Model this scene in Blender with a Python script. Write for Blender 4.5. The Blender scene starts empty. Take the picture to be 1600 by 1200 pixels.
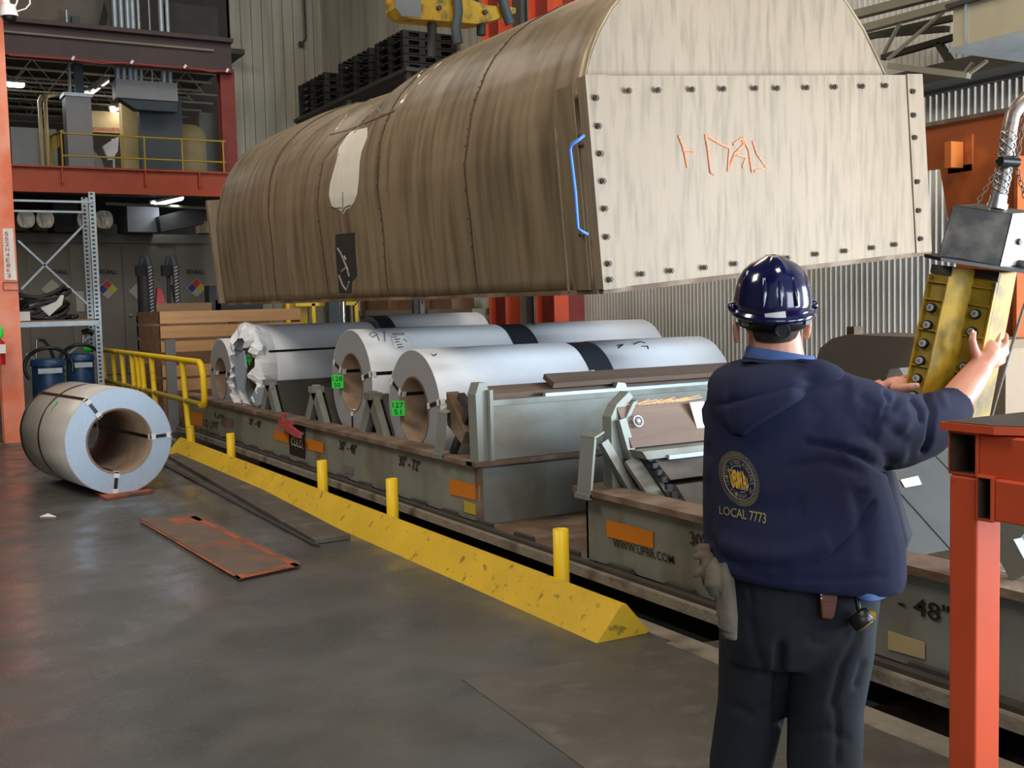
import bpy, bmesh, math, random
from mathutils import Vector as V3, Matrix
from mathutils.bvhtree import BVHTree
PI = math.pi
random.seed(7)
SC = bpy.context.scene
COL = SC.collection

# ---------------------------------------------------------------- camera
FP = 1740.0; CH = 1.65
ya, pi_, ro = (math.radians(a) for a in (29.9, 4.12, 1.42))
Fw = V3((math.sin(ya)*math.cos(pi_), math.cos(ya)*math.cos(pi_), -math.sin(pi_)))
Rt = V3((math.cos(ya), -math.sin(ya), 0)); Dn = Fw.cross(Rt)
R2 = math.cos(ro)*Rt + math.sin(ro)*Dn; D2 = -math.sin(ro)*Rt + math.cos(ro)*Dn
cam = bpy.data.cameras.new('camera'); co = bpy.data.objects.new('camera', cam); COL.objects.link(co)
cam.sensor_width = 36; cam.lens = FP/1600*36; cam.clip_end = 200
m = Matrix.Identity(4)
for i in range(3):
    m[i][0] = R2[i]; m[i][1] = -D2[i]; m[i][2] = -Fw[i]
m.translation = V3((0, 0, CH)); co.matrix_world = m
SC.camera = co
# ---------------------------------------------------------------- light
w = bpy.data.worlds.new('world'); SC.world = w; w.use_nodes = True
w.node_tree.nodes['Background'].inputs[0].default_value = (.80, .86, 1, 1)
w.node_tree.nodes['Background'].inputs[1].default_value = .30
def area(name, loc, tgt, sx, sy, power, col, spread=PI):
    l = bpy.data.lights.new(name, 'AREA'); l.shape = 'RECTANGLE'; l.size = sx; l.size_y = sy
    l.energy = power; l.color = col; l.spread = spread
    o = bpy.data.objects.new(name, l); COL.objects.link(o); o.location = loc
    o.rotation_euler = (V3(tgt)-V3(loc)).to_track_quat('-Z', 'Y').to_euler()
    return o
area('side_opening_daylight', (8.1, 1.0, 1.75), (4.6, 8.5, 1.0), 3.2, 2.6, 1000, (.76, .88, 1))
area('near_door_daylight', (7.9, -4, 2.1), (4.3, 8, 1.0), 3.4, 2.9, 750, (.78, .89, 1))
area('train_door_daylight', (4.6, -9.0, 2.6), (5.0, 8, 1.0), 5, 4.6, 550, (.80, .90, 1))
area('side_door_daylight', (-3, -8, 5.5), (1.0, 11, .5), 6, 4, 420, (.84, .92, 1))
area('lamp_over_aisle', (-2.5, 8, 8.5), (3.5, 10, 1.5), 3, 3, 420, (1, .90, .76))
area('lamp_over_hood', (2, 1, 8.8), (3.5, 6, 1), 2.5, 2.5, 300, (1, .84, .64))
area('lamp_over_pit', (7, 12, 9.5), (6, 14, 2), 3, 3, 200, (1, .88, .72))
area('crate_fill_light', (2.5, 13.5, 8), (3.5, 16, 1), 2, 2, 110, (.95, .95, 1))  # unseen fill light, added to brighten the crate at the rear
SC.view_settings.view_transform = 'Standard'; SC.view_settings.look = 'None'
SC.view_settings.exposure = 0.0; SC.view_settings.gamma = 1

# ---------------------------------------------------------------- helpers
UZ_ = V3((0, 0, 1))
def at(x, y, X=None, Y=None, Z=None, D=None):
    r = R2*((x-800)/FP) + D2*((y-600)/FP) + Fw
    if X is not None: t = X/r.x
    elif Y is not None: t = Y/r.y
    elif Z is not None: t = (Z-CH)/r.z
    else: t = D
    return r*t + V3((0, 0, CH))
def lin(h):
    if isinstance(h, str):
        h = [int(h[i:i+2], 16)/255 for i in (0, 2, 4)]
    return [c/12.92 if c <= .04045 else ((c+.055)/1.055)**2.4 for c in h]
def mat(name, col, rough=.6, metal=0, var=.12, scale=4, stretch=(1, 1, 1), bump=0, bscale=30, dirt=None, dth=.6, dscale=3, dstretch=(1, 1, 1), emit=0, coat=0, dsoft=.08, sss=0):
    m = bpy.data.materials.new(name); m.use_nodes = True; nt = m.node_tree; N = nt.nodes; L = nt.links
    b = N['Principled BSDF']; b.inputs['Roughness'].default_value = rough; b.inputs['Metallic'].default_value = metal
    b.inputs['Coat Weight'].default_value = coat; b.inputs['Coat Roughness'].default_value = .08
    c = lin(col)
    tc = N.new('ShaderNodeTexCoord')
    def noise(sc, st, det=5):
        mp = N.new('ShaderNodeMapping'); mp.inputs['Scale'].default_value = st; L.new(tc.outputs['Object'], mp.inputs[0])
        n = N.new('ShaderNodeTexNoise'); n.inputs['Scale'].default_value = sc; n.inputs['Detail'].default_value = det
        L.new(mp.outputs[0], n.inputs[0]); return n.outputs[0]
    def ramp(f, p0, p1, c0, c1):
        r = N.new('ShaderNodeValToRGB'); L.new(f, r.inputs[0])
        r.color_ramp.elements[0].position = p0; r.color_ramp.elements[1].position = p1
        r.color_ramp.elements[0].color = (*c0, 1); r.color_ramp.elements[1].color = (*c1, 1); return r.outputs[0]
    out = ramp(noise(scale, stretch), .3, .7, [x*(1-var) for x in c], [min(1, x*(1+var)) for x in c])
    if dirt:
        f = ramp(noise(dscale, dstretch, 8), dth-dsoft, dth+dsoft, (0, 0, 0), (1, 1, 1))
        mx = N.new('ShaderNodeMix'); mx.data_type = 'RGBA'; L.new(f, mx.inputs[0]); L.new(out, mx.inputs[6])
        mx.inputs[7].default_value = (*lin(dirt), 1); out = mx.outputs[2]
    L.new(out, b.inputs['Base Color'])
    if bump:
        bp = N.new('ShaderNodeBump'); bp.inputs['Strength'].default_value = bump; bp.inputs['Distance'].default_value = .02
        L.new(noise(bscale, stretch), bp.inputs['Height']); L.new(bp.outputs[0], b.inputs['Normal'])
    if emit:
        b.inputs['Emission Color'].default_value = (*c, 1); b.inputs['Emission Strength'].default_value = emit
    if sss:
        b.inputs['Subsurface Weight'].default_value = sss; b.inputs['Subsurface Radius'].default_value = (.012, .005, .003); b.inputs['Subsurface Scale'].default_value = .5
    return m
class MB:
    def __init__(s): s.v = []; s.f = []; s.m = []; s.sm = []
    def add(s, vs, fs, mi=0, smooth=False):
        o = len(s.v); s.v += [V3(v) for v in vs]
        for f in fs: s.f.append([o+i for i in f]); s.m.append(mi); s.sm.append(smooth)
        return s
    def hexa(s, p, mi=0):
        return s.add(p, [(0, 3, 2, 1), (4, 5, 6, 7), (0, 1, 5, 4), (1, 2, 6, 5), (2, 3, 7, 6), (3, 0, 4, 7)], mi)
    def box(s, x0, x1, y0, y1, z0, z1, mi=0):
        return s.hexa([(x0, y0, z0), (x1, y0, z0), (x1, y1, z0), (x0, y1, z0), (x0, y0, z1), (x1, y0, z1), (x1, y1, z1), (x0, y1, z1)], mi)
    def obox(s, c, a, b, n, ha, hb, hn, mi=0):
        c, a, b, n = V3(c), V3(a).normalized()*ha, V3(b).normalized()*hb, V3(n).normalized()*hn
        return s.hexa([c-a-b-n, c+a-b-n, c+a+b-n, c-a+b-n, c-a-b+n, c+a-b+n, c+a+b+n, c-a+b+n], mi)
    def bar(s, p, q, wd, th, up=(0, 0, 1), mi=0):
        p, q = V3(p), V3(q); d = (q-p); n = d.cross(V3(up))
        if n.length < 1e-4: n = d.cross(V3((0, 1, 0)))
        n.normalize(); u = n.cross(d).normalized()
        return s.obox((p+q)/2, d, n, u, d.length/2, wd/2, th/2, mi)
    def quad(s, a, b, c, d, mi=0): return s.add([a, b, c, d], [(0, 1, 2, 3)], mi)
    def slab(s, pts, off, mi=0):
        n = len(pts); off = V3(off); vs = [V3(p) for p in pts]+[V3(p)+off for p in pts]
        return s.add(vs, [tuple(range(n))[::-1], tuple(range(n, 2*n))]+[(i, (i+1) % n, n+(i+1) % n, n+i) for i in range(n)], mi)
    def rings(s, R, closed=True, cap=True, mi=0, smooth=True, capsm=False):
        n = len(R[0]); vs = [p for r in R for p in r]; fs = []
        for i in range(len(R)-1):
            for j in range(n if closed else n-1):
                k = (j+1) % n; fs.append((i*n+j, i*n+k, (i+1)*n+k, (i+1)*n+j))
        s.add(vs, fs, mi, smooth)
        if cap:
            s.add(R[0], [tuple(range(n))[::-1]], mi, capsm); s.add(R[-1], [tuple(range(n))], mi, capsm)
        return s
    def tube(s, path, r, n=10, mi=0, cap=True, sx=1.0):
        path = [V3(p) for p in path]; R = []; prev = None
        rs = r if isinstance(r, (list, tuple)) else [r]*len(path)
        for i, p in enumerate(path):
            d = (path[min(i+1, len(path)-1)]-path[max(i-1, 0)]).normalized()
            if prev is None:
                a = d.cross(V3((0, 0, 1)))
                if a.length < .05: a = d.cross(V3((0, 1, 0)))
            else: a = prev-d*prev.dot(d)
            a.normalize(); prev = a; b = d.cross(a)
            R.append([p+(a*math.cos(2*PI*k/n)*sx+b*math.sin(2*PI*k/n))*rs[i] for k in range(n)])
        return s.rings(R, True, cap, mi)
    def cyl(s, p, q, r, n=16, mi=0, r2=None): return s.tube([p, q], [r, r if r2 is None else r2], n, mi)
    def torus(s, c, ax, R, r, n=40, k=8, mi=0, sq=1.0):
        c, ax = V3(c), V3(ax).normalized(); a = ax.orthogonal().normalized(); b = ax.cross(a); RR = []
        for i in range(n+1):
            t = 2*PI*i/n; d = a*math.cos(t)+b*math.sin(t)
            RR.append([c+d*(R+r*math.cos(2*PI*j/k))+ax*(r*sq*math.sin(2*PI*j/k)) for j in range(k)])
        return s.rings(RR, True, False, mi)
    def ball(s, c, rx, ry, rz, n=20, k=12, mi=0, rot=None):
        R = []
        for i in range(k+1):
            t = PI*i/k; q = max(math.sin(t), .01); r_ = []
            for j in range(n):
                v = V3((rx*q*math.cos(2*PI*j/n), ry*q*math.sin(2*PI*j/n), -rz*math.cos(t)))
                if rot: v = rot @ v
                r_.append(V3(c)+v)
            R.append(r_)
        return s.rings(R, True, True, mi, True, True)
    def build(s, name, mats, parent=None, org=None, autos=None):
        me = bpy.data.meshes.new(name)
        off = V3(parent['_o']) if parent is not None and '_o' in parent else (V3(org) if org is not None else V3((0, 0, 0)))
        if parent is not None and parent.parent is not None: off = V3(parent['_o']) if '_o' in parent else V3((0, 0, 0))
        me.from_pydata([tuple(v-off) for v in s.v], [], s.f)
        if not isinstance(mats, (list, tuple)): mats = [mats]
        for mm in mats: me.materials.append(mm)
        me.polygons.foreach_set('material_index', s.m); me.polygons.foreach_set('use_smooth', s.sm)
        me.update()
        o = bpy.data.objects.new(name, me); COL.objects.link(o); o['_o'] = tuple(off)
        if parent is not None: o.parent = parent
        elif org is not None: o.location = org
        return o
THINGS = []
def tag(o, label, cat, group=None, kind=None):
    o['label'] = label; o['category'] = cat
    if group: o['group'] = group
    if kind: o['kind'] = kind
    THINGS.append(o); return o
def thing(name, org, label, cat, group=None):
    o = bpy.data.objects.new(name, None); COL.objects.link(o); o.location = org; o['_o'] = tuple(org); o.empty_display_size = .1
    return tag(o, label, cat, group)
def struct(name, mb, mm): o = mb.build(name, mm); o['kind'] = 'structure'; return o
def copy_thing(src, loc, label=None, rotz=0):
    def cp(o, par):
        c = o.copy(); COL.objects.link(c); c.parent = par
        for ch in list(o.children): cp(ch, c)
        return c
    r = cp(src, None); r.location = loc; r.rotation_euler = (0, 0, rotz)
    if label: r['label'] = label
    THINGS.append(r); return r
FONTCACHE = {}
def textmesh(s, bold=0.0):
    k = (s, bold)
    if k in FONTCACHE: return FONTCACHE[k]
    cu = bpy.data.curves.new('t', 'FONT'); cu.body = s; cu.size = 1; cu.offset = bold; cu.resolution_u = 3
    o = bpy.data.objects.new('t', cu); COL.objects.link(o)
    me = bpy.data.meshes.new_from_object(o.evaluated_get(bpy.context.evaluated_depsgraph_get()))
    vs = [v.co.copy() for v in me.vertices]; fs = [tuple(p.vertices) for p in me.polygons]
    x0 = min(v.x for v in vs); x1 = max(v.x for v in vs); y0 = min(v.y for v in vs); y1 = max(v.y for v in vs)
    vs = [((v.x-x0)/(x1-x0), (v.y-y0)/(y1-y0)) for v in vs]
    bpy.data.objects.remove(o); bpy.data.meshes.remove(me); FONTCACHE[k] = (vs, fs); return vs, fs
def text(mb, s, tl, tr, bl, mi=0, bold=0.0, off=(0, 0, 0)):
    """letters filling the parallelogram top-left, top-right, bottom-left"""
    vs, fs = textmesh(s, bold); tl, tr, bl, off = V3(tl), V3(tr), V3(bl), V3(off)
    mb.add([bl+(tr-tl)*u+(tl-bl)*v+off for u, v in vs], fs, mi); return mb
def remesh(o, vox, smooth=2, fac=.5):
    r = o.modifiers.new('r', 'REMESH'); r.mode = 'VOXEL'; r.voxel_size = vox; r.use_smooth_shade = True
    if smooth: s = o.modifiers.new('s', 'SMOOTH'); s.iterations = smooth; s.factor = fac
    me = bpy.data.meshes.new_from_object(o.evaluated_get(bpy.context.evaluated_depsgraph_get()))
    o.modifiers.clear(); old = o.data; o.data = me; bpy.data.meshes.remove(old); return o

# ---------------------------------------------------------------- materials
def M_floor():
    m = mat('sealed_concrete', '4e4e4d', .32, var=.22, scale=.7, dirt='625e56', dth=.60, dscale=1.6, dsoft=.18)
    nt = m.node_tree; N = nt.nodes; L = nt.links; b = N['Principled BSDF']
    tc = N.new('ShaderNodeTexCoord'); n = N.new('ShaderNodeTexNoise'); n.inputs['Scale'].default_value = 2.2; n.inputs['Detail'].default_value = 9
    L.new(tc.outputs['Object'], n.inputs[0])
    mr = N.new('ShaderNodeMapRange'); mr.inputs[1].default_value = .35; mr.inputs[2].default_value = .7; mr.inputs[3].default_value = .16; mr.inputs[4].default_value = .5
    L.new(n.outputs[0], mr.inputs[0]); L.new(mr.outputs[0], b.inputs['Roughness'])
    n2 = N.new('ShaderNodeTexNoise'); n2.inputs['Scale'].default_value = 60; n2.inputs['Detail'].default_value = 3; L.new(tc.outputs['Object'], n2.inputs[0])
    bp = N.new('ShaderNodeBump'); bp.inputs['Strength'].default_value = .12; bp.inputs['Distance'].default_value = .01
    L.new(n2.outputs[0], bp.inputs['Height']); L.new(bp.outputs[0], b.inputs['Normal'])
    return m
m_floor = M_floor()
m_conc = mat('worn_concrete', '8a8275', .8, var=.25, scale=3, bump=.4, dirt='5a5348', dth=.58)
m_patch = mat('rough_concrete', '55514b', .45, var=.15, scale=3, bump=.2, dirt='635e55', dth=.62, dscale=7)
m_pit = mat('pit_dark', '4d483f', .9, var=.3)
m_corr = mat('corrugated_steel', 'd3d1c9', .6, 0, var=.06, scale=1.2, dirt='a79f8c', dth=.62, dscale=1.1, dstretch=(1, 1, .35), dsoft=.15)
m_panel = mat('pale_wall_panel', 'a7a292', .7, var=.1, scale=3, stretch=(1, 1, .08), dirt='8c8675', dth=.56, dscale=4, dstretch=(1, 1, .07), dsoft=.12)
m_beige = mat('beige_wall', '6f675b', .8, var=.1)
m_dark = mat('dark_duct', '34332f', .7, var=.2)
m_orange = mat('orange_steel', 'd0502c', .5, var=.12, scale=2, dirt='b8432a', dth=.6, dscale=4)
m_orangep = mat('chipped_orange_steel', 'd8552e', .45, var=.10, scale=3, dirt='6e3324', dth=.68, dscale=7, dsoft=.02)
m_colpaint = mat('lit_orange_column', 'e8744c', .5, var=.12, scale=2, dirt='f0a184', dth=.52, dscale=2.2, dsoft=.15)  # pinkish light falling on the column is mixed into this orange
m_brick = mat('rust_orange_beam', '9c4c1e', .55, var=.1, scale=1.5, dirt='bb6427', dth=.6)
m_maroon = mat('maroon_beam', '42302f', .6, var=.15)
m_orange2 = mat('mezzanine_orange', 'a84420', .55, var=.12)
m_red = mat('dark_red_steel', '7d2a20', .6, var=.15)  # doubles as shaded orange on the wall column webs
m_yel = mat('yellow_paint', 'f2c918', .45, var=.06, scale=5, dirt='b08f1c', dth=.66, dscale=6)
m_yelcurb = mat('yellow_curb_paint', 'd9b22c', .5, var=.10, scale=3, dirt='8a7430', dth=.66, dscale=14, dsoft=.05, bump=.15)
m_yelold = mat('dull_yellow_paint', 'a8902c', .6, var=.12)
m_galv = mat('galvanised_steel', 'a9b3b8', .45, .5, var=.1, scale=12)
m_slot = mat('slot_dark', '3a3a3c', .8)
m_green = mat('green_grey_paint', '848982', .5, .05, var=.1, scale=2, dirt='655d4f', dth=.60, dscale=2.5, dstretch=(1, 1, .5), dsoft=.12)
m_rust = mat('rusty_steel', '6b5646', .75, .1, var=.25, scale=5, dirt='8b7a68', dth=.55, bump=.3)
m_plank = mat('brown_timber', '6e5a4d', .75, var=.2, scale=3, stretch=(.2, 3, 3), bump=.3)
m_dgrey = mat('dark_steel', '45413c', .6, .2, var=.2, scale=5)
m_text = mat('black_stencil', '151515', .7, var=0)
m_wtext = mat('white_stencil', 'd8d8d0', .7, var=0)
m_otape = mat('orange_reflector', 'cf7a1e', .5, var=.05)
m_hood = mat('weathered_hood_side', '96866c', .42, .3, var=.14, scale=2.2, stretch=(1, 1, .25), dirt='6f614c', dth=.57, dscale=3.5, dstretch=(1, 2.6, .25), dsoft=.14, bump=.10, bscale=2)
m_gable = mat('weathered_hood_end', '8c7b67', .6, .05, var=.05, scale=5, stretch=(1, 1, .12), dirt='796c58', dth=.56, dscale=22, dstretch=(1, 1, .12), dsoft=.10, bump=.08, bscale=10)
m_seam = mat('riveted_seam', '46382b', .7, .2, var=.3, scale=30)
m_crease = mat('scraped_bare_metal', 'e6d6ae', .25, .8, var=.1, scale=30)
m_bolt = mat('bolt_rust', '4c4038', .6, .4)
m_white = mat('off_white_paint', 'dcd7ca', .6, var=.05, scale=8, stretch=(1, 1, .2))
m_black = mat('black_paint', '30302e', .6, var=.15)
m_smear = mat('grey_smear', '8c8a84', .7, var=.3)
m_blue = mat('blue_handle_paint', '4a7fd0', .5)
m_scrawl = mat('orange_chalk', 'd9896b', .9, var=.3, scale=60)
m_steel = mat('coil_steel_edge', '9fa2a6', .5, .1, var=.06, scale=60)
m_steelb = mat('coil_daylit_face', 'aebfd2', .5, .1, var=.05, scale=40)  # cool daylight on the floor coil's end is part of this blue
m_paper = mat('white_paper_wrap', 'eef1f5', .55, var=.03, scale=6, bump=.25, bscale=4)
m_tan = mat('tan_paper_wrap', 'b3ada4', .4, var=.05, scale=5, bump=.25, bscale=3)
m_core = mat('cardboard_core', '8c745e', .75, var=.15, scale=8)
m_strap = mat('black_strap', '1b1c20', .35, .3)
m_clip = mat('white_edge_guard', 'e6e2dc', .6)
m_band = mat('dark_coil_band', '2a2f38', .5)
m_tagg = mat('green_tag', '37e04a', .6, var=.03)
m_wood = mat('pine_slat', 'c6996a', .7, var=.15, scale=4, stretch=(.25, 1, 3), bump=.1)
m_wood2 = mat('old_pine', '8a6c50', .75, var=.2, scale=4, stretch=(.3, 1, 3))
m_ply = mat('orange_stained_board', 'a85530', .6, var=.2, scale=5, stretch=(.4, 2, 1), dirt='5d4336', dth=.55)
m_navy = mat('navy_hoodie', '111737', .95, var=.05, scale=8, bump=.25, bscale=500)
m_navyd = mat('navy_lining', '12152c', .9)
m_pants = mat('dark_work_trousers', '13181f', .85, var=.08, scale=20, bump=.2, bscale=400)
m_shirt = mat('blue_work_shirt', '4a659c', .8, var=.06)
m_skin = mat('skin', 'd79a80', .5, var=.05, scale=15, sss=.15, dirt='cf8a72', dth=.55, dscale=10, dsoft=.2)
m_liner = mat('grey_liner', '373734', .7, 0, var=.15, scale=6)
m_bore = mat('rusty_bore', '4a3526', .85, var=.3, scale=20)
m_liner2 = mat('grey_brown_liner', '635d56', .7, 0, var=.15, scale=5, dirt='4f4942', dth=.6)
m_green2 = mat('stained_green_grey', '8b918c', .5, .05, var=.1, scale=2, dirt='6f6552', dth=.53, dscale=2.2, dstretch=(.6, 1, 1.2), dsoft=.14)
m_ply2 = mat('grimy_board', '67564a', .65, var=.15, scale=5, dirt='8a5238', dth=.62, dscale=2.5, dsoft=.12)
m_dplank = mat('dark_grimy_plank', '514b44', .6, var=.2, scale=4, dirt='6f685e', dth=.62, bump=.2)
m_rim = mat('button_rim', 'b9b9b6', .4)
m_brk = mat('bracket_orange', 'c06a2c', .5)
m_cable = mat('cable_steel', '6a635c', .5)
m_nail = mat('nail', 'e6b5a2', .3)
m_hair = mat('dark_hair', '3b2d25', .7, var=.3, scale=90, bump=.4, bscale=200)
m_helm = mat('navy_hard_hat', '091140', .18, var=.03, coat=1.0)
m_blk = mat('black_plastic', '17181a', .4, var=.1)
m_gold = mat('gold_thread', 'c79a2e', .5, var=.15, scale=300)
m_khaki = mat('khaki_thread', '857548', .7, var=.15, scale=300)
m_sil = mat('silver_thread', '9a94a0', .6)
m_leather = mat('brown_leather', '5e2f1c', .45, var=.25, scale=20)
m_glove = mat('grey_work_glove', '625a4d', .9, var=.15, scale=20, bump=.3)
m_gloved = mat('dark_work_glove', '5a4d3e', .9, var=.15)
m_pend = mat('yellow_pendant', 'b9921c', .6, var=.1, scale=10, dirt='6b5a20', dth=.57, dscale=9, dsoft=.1)
m_pendd = mat('recess_shade_yellow', '9b8120', .6, var=.25, scale=14)  # darker yellow puts the shade of a recess into the colour
m_pbox = mat('grimy_metal_box', '57524b', .4, .4, var=.2, scale=14, dirt='2e2b28', dth=.5, dscale=8)
m_pboxl = mat('worn_light_metal', 'a8a099', .4, .4, var=.15, scale=14)
m_chrome = mat('chrome', 'c2c2c4', .25, .9)
m_hose = mat('braided_hose', '8d8178', .35, .6, var=.3, scale=60)
m_white2 = mat('white_enamel', 'cfc9bd', .5)
m_tube = mat('lit_tube_warm', 'fff1de', .4, emit=6); m_tubec = mat('lit_tube_cool', 'e8efff', .4, emit=9)
m_lock = mat('locker_paint', '6f6c62', .6, var=.05)
m_foil = mat('foil_insulation', 'a19a8c', .35, .5, var=.2, scale=9, bump=.8, bscale=9)
m_bluev = mat('blue_plastic', '1d4268', .4)
m_tank = mat('cream_tank', 'b5a378', .5)
m_gduct = mat('grey_duct', '77797a', .5, .2, var=.06)
m_sblue = mat('slate_panel', '3d474c', .6)
m_grating = mat('black_pallet', '181513', .6, var=.2)
m_cream = mat('cream_duct', 'b9b196', .5, var=.06)
m_truss = mat('truss_grey', '85816f', .6, var=.1)
m_trussd = mat('truss_dark', '3b382f', .7)
m_cardb = mat('brown_carton', '7b5a42', .8)
m_nred = mat('sign_red', 'b02b35', .6, var=0); m_nblue = mat('sign_blue', '262a78', .6, var=0); m_nyel = mat('sign_yellow', 'b9a93a', .6, var=0); m_nwht = mat('sign_white', 'a5a394', .6, var=0)
m_redp = mat('red_paint', 'b04a4c', .6, var=.1); m_fire = mat('extinguisher_red', 'b01c22', .35)
m_brown = mat('brown_steel_cover', '85735f', .55, .1, var=.1, scale=1.5)

# ================================================================ SETTING
PX = 3.37
b = MB()
b.box(-9, PX, -10, 15.6, -.3, 0).box(-9, 12, 15.6, 31, -.3, 0).box(7.1, 12, -10, 15.6, -.3, 0)
struct('floor', b, m_floor)
b = MB(); b.box(PX, 7.1, -10, 15.6, -1.4, -1.15); struct('trim_1', b, m_pit)
b = MB(); b.box(PX-.14, PX+.01, -10, 4.2, -.16, .006).box(PX-.1, PX+.01, 4.2, 15.6, -.16, .006); struct('trim_2', b, m_conc)
b = MB(); b.quad((PX+.012, -10, -1.2), (PX+.012, 15.6, -1.2), (PX+.012, 15.6, -.16), (PX+.012, -10, -.16)); struct('trim_3', b, m_pit)
b = MB(); b.quad((PX, 15.59, -1.3), (7.1, 15.59, -1.3), (7.1, 15.59, -.02), (PX, 15.59, -.02)).quad((7.09, -10, -1.3), (7.09, 15.6, -1.3), (7.09, 15.6, -.02), (7.09, -10, -.02)); struct('trim_6', b, m_pit)
# lighter repair patch
q = [at(722, 1062, Z=0), at(1130, 1000, Z=0), at(1330, 1110, Z=0), at(1482, 1175, Z=0), at(1500, 1300, Z=0), at(1050, 1300, Z=0)]
b = MB(); b.slab([(p.x, p.y, .0005) for p in q][::-1], (0, 0, .002)); struct('trim_4', b, m_patch)
def corrugate(y0, y1, z0, z1, x, pitch, amp, step=8):
    b = MB(); n = int((y1-y0)/pitch*step); lo = []; hi = []
    for i in range(n+1):
        y = y0+i*pitch/step; xx = x-amp*math.sin(2*PI*i/step)
        lo.append((xx, y, z0)); hi.append((xx, y, z1))
    return b.rings([lo, hi], False, False, 0, True)
b = corrugate(-4, 23, -.0, 3.48, 8.5, .0678, .017, 6)
struct('wall_right', b, m_corr)
b = corrugate(-4, 11, 3.42, 9, 8.62, .0678, .016, 6); struct('wall_right_upper', b, m_corr)
b = corrugate(11, 23, 3.42, 11, 8.55, .075, .006, 4); struct('wall_right_far', b, m_panel)
b = MB(); b.box(8.42, 8.62, -4, 11, 3.44, 3.56); struct('trim_5', b, m_dgrey)
b = MB(); x0 = at(362, 100, Y=22.5).x
for i in range(9):
    xa = x0+(8.6-x0)*i/9; xb = x0+(8.6-x0)*(i+1)/9-.012
    b.box(xa, xb, 22.5, 22.7, 0, 12)
b.box(x0, 8.6, 22.56, 22.72, 0, 12)
struct('wall_back', b, m_panel)
b = MB(); b.box(-9, 12, 31, 31.2, 0, 12); struct('wall_far', b, m_beige)
b = MB(); b.box(-9.2, -9, -2, 31, 0, 12); struct('wall_left', b, m_beige)
b = MB(); b.box(-9, 12, -4, 31, 12, 12.2); struct('ceiling', b, m_dark)

# ================================================================ MEZZANINE (left rear)
Y0 = 20.0
t = thing('mezzanine_beam', at(185, 290, Y=Y0), 'orange steel edge beam of the mezzanine above the lockers', 'beam')
za, zb = 3.72, 4.10
xa, xb = at(20, 280, Y=Y0).x-1.5, at(372, 280, Y=Y0).x
b = MB(); b.box(xa, xb, Y0+.08, Y0+.12, za, zb); b.build('web', m_orange2, t)
b = MB(); b.box(xa, xb, Y0, Y0+.2, zb, zb+.03); b.build('top_flange', m_orange2, t)
b = MB(); b.box(xa, xb, Y0, Y0+.2, za-.03, za); b.build('bottom_flange', m_orange2, t)
for px_ in (98, 228, 312):
    p = at(px_, 285, Y=Y0); b = MB(); b.box(p.x-.012, p.x+.012, Y0, Y0+.08, za+.12, zb); b.build('stiffener', m_orange2, t)
b = MB(); b.box(xa, xb+.9, Y0+.2, 31, 4.02, 4.1); o = b.build('mezzanine_deck', m_dark); o['kind'] = 'structure'; o.name = 'floor_mezzanine'
# dark red column
t = thing('mezzanine_column', at(360, 400, Y=Y0), 'dark red steel column under the right end of the maroon beam', 'column')
p = at(361, 200, Y=Y0+.1)
b = MB(); b.box(p.x-.13, p.x+.13, Y0+.2, Y0+.22, 0, 6.0); b.build('front_flange', m_red, t)
b = MB(); b.box(p.x-.13, p.x+.13, Y0+.42, Y0+.44, 0, 6.0).box(p.x-.01, p.x+.01, Y0+.22, Y0+.42, 0, 6.0); b.build('web_and_rear_flange', m_red, t)
# maroon beam
z1, z2 = at(200, 52, Y=Y0).z, at(200, 98, Y=Y0).z
t = thing('crane_girder', (at(180, 70, Y=Y0).x, Y0, z2), 'dark maroon girder crossing above the mezzanine', 'beam')
X2 = at(364, 90, Y=Y0).x
b = MB(); b.box(xa, X2, Y0+.1, Y0+.14, z2, z1+.02); b.build('web', m_maroon, t)
b = MB(); b.box(xa, X2, Y0-.08, Y0+.3, z1, z1+.07); b.build('top_flange', m_maroon, t)
b = MB(); b.box(xa, X2, Y0-.02, Y0+.22, z2-.03, z2); b.build('bottom_flange', m_red, t)
b = MB(); zc = (z1+z2)/2+.1; b.tube([(xa, Y0+.04, zc), (at(335, 80, Y=Y0).x, Y0+.04, zc)], .022); b.build('conduit', m_truss, t)
b = MB(); pts = [at(x, y, Y=Y0-.03) for x, y in ((14, 86), (112, 93), (160, 99), (206, 98), (250, 104), (290, 104), (330, 112), (360, 111))]
tag(b.tube(pts, .009, 6).build('signal_cable', m_redp, None, pts[0]), 'thin reddish cable sagging along the underside of the maroon girder', 'cable')
for k, (x, y) in enumerate(((114, 91), (206, 97), (289, 104), (355, 110))):
    p = at(x, y, Y=Y0-.06); b = MB(); b.obox(p, (1, 0, 1.5), (0, 1, 0), (-1.5, 0, 1), .035, .015, .02)
    tag(b.build('cable_clamp', m_clip, None, p), ('white cable clamp nearest the orange column, on the maroon girder', 'second white cable clamp from the left, above the grey conduits', 'third white cable clamp from the left under the maroon girder', 'white cable clamp at the right end of the maroon girder')[k], 'clamp', 'clamps under the maroon girder')
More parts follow.
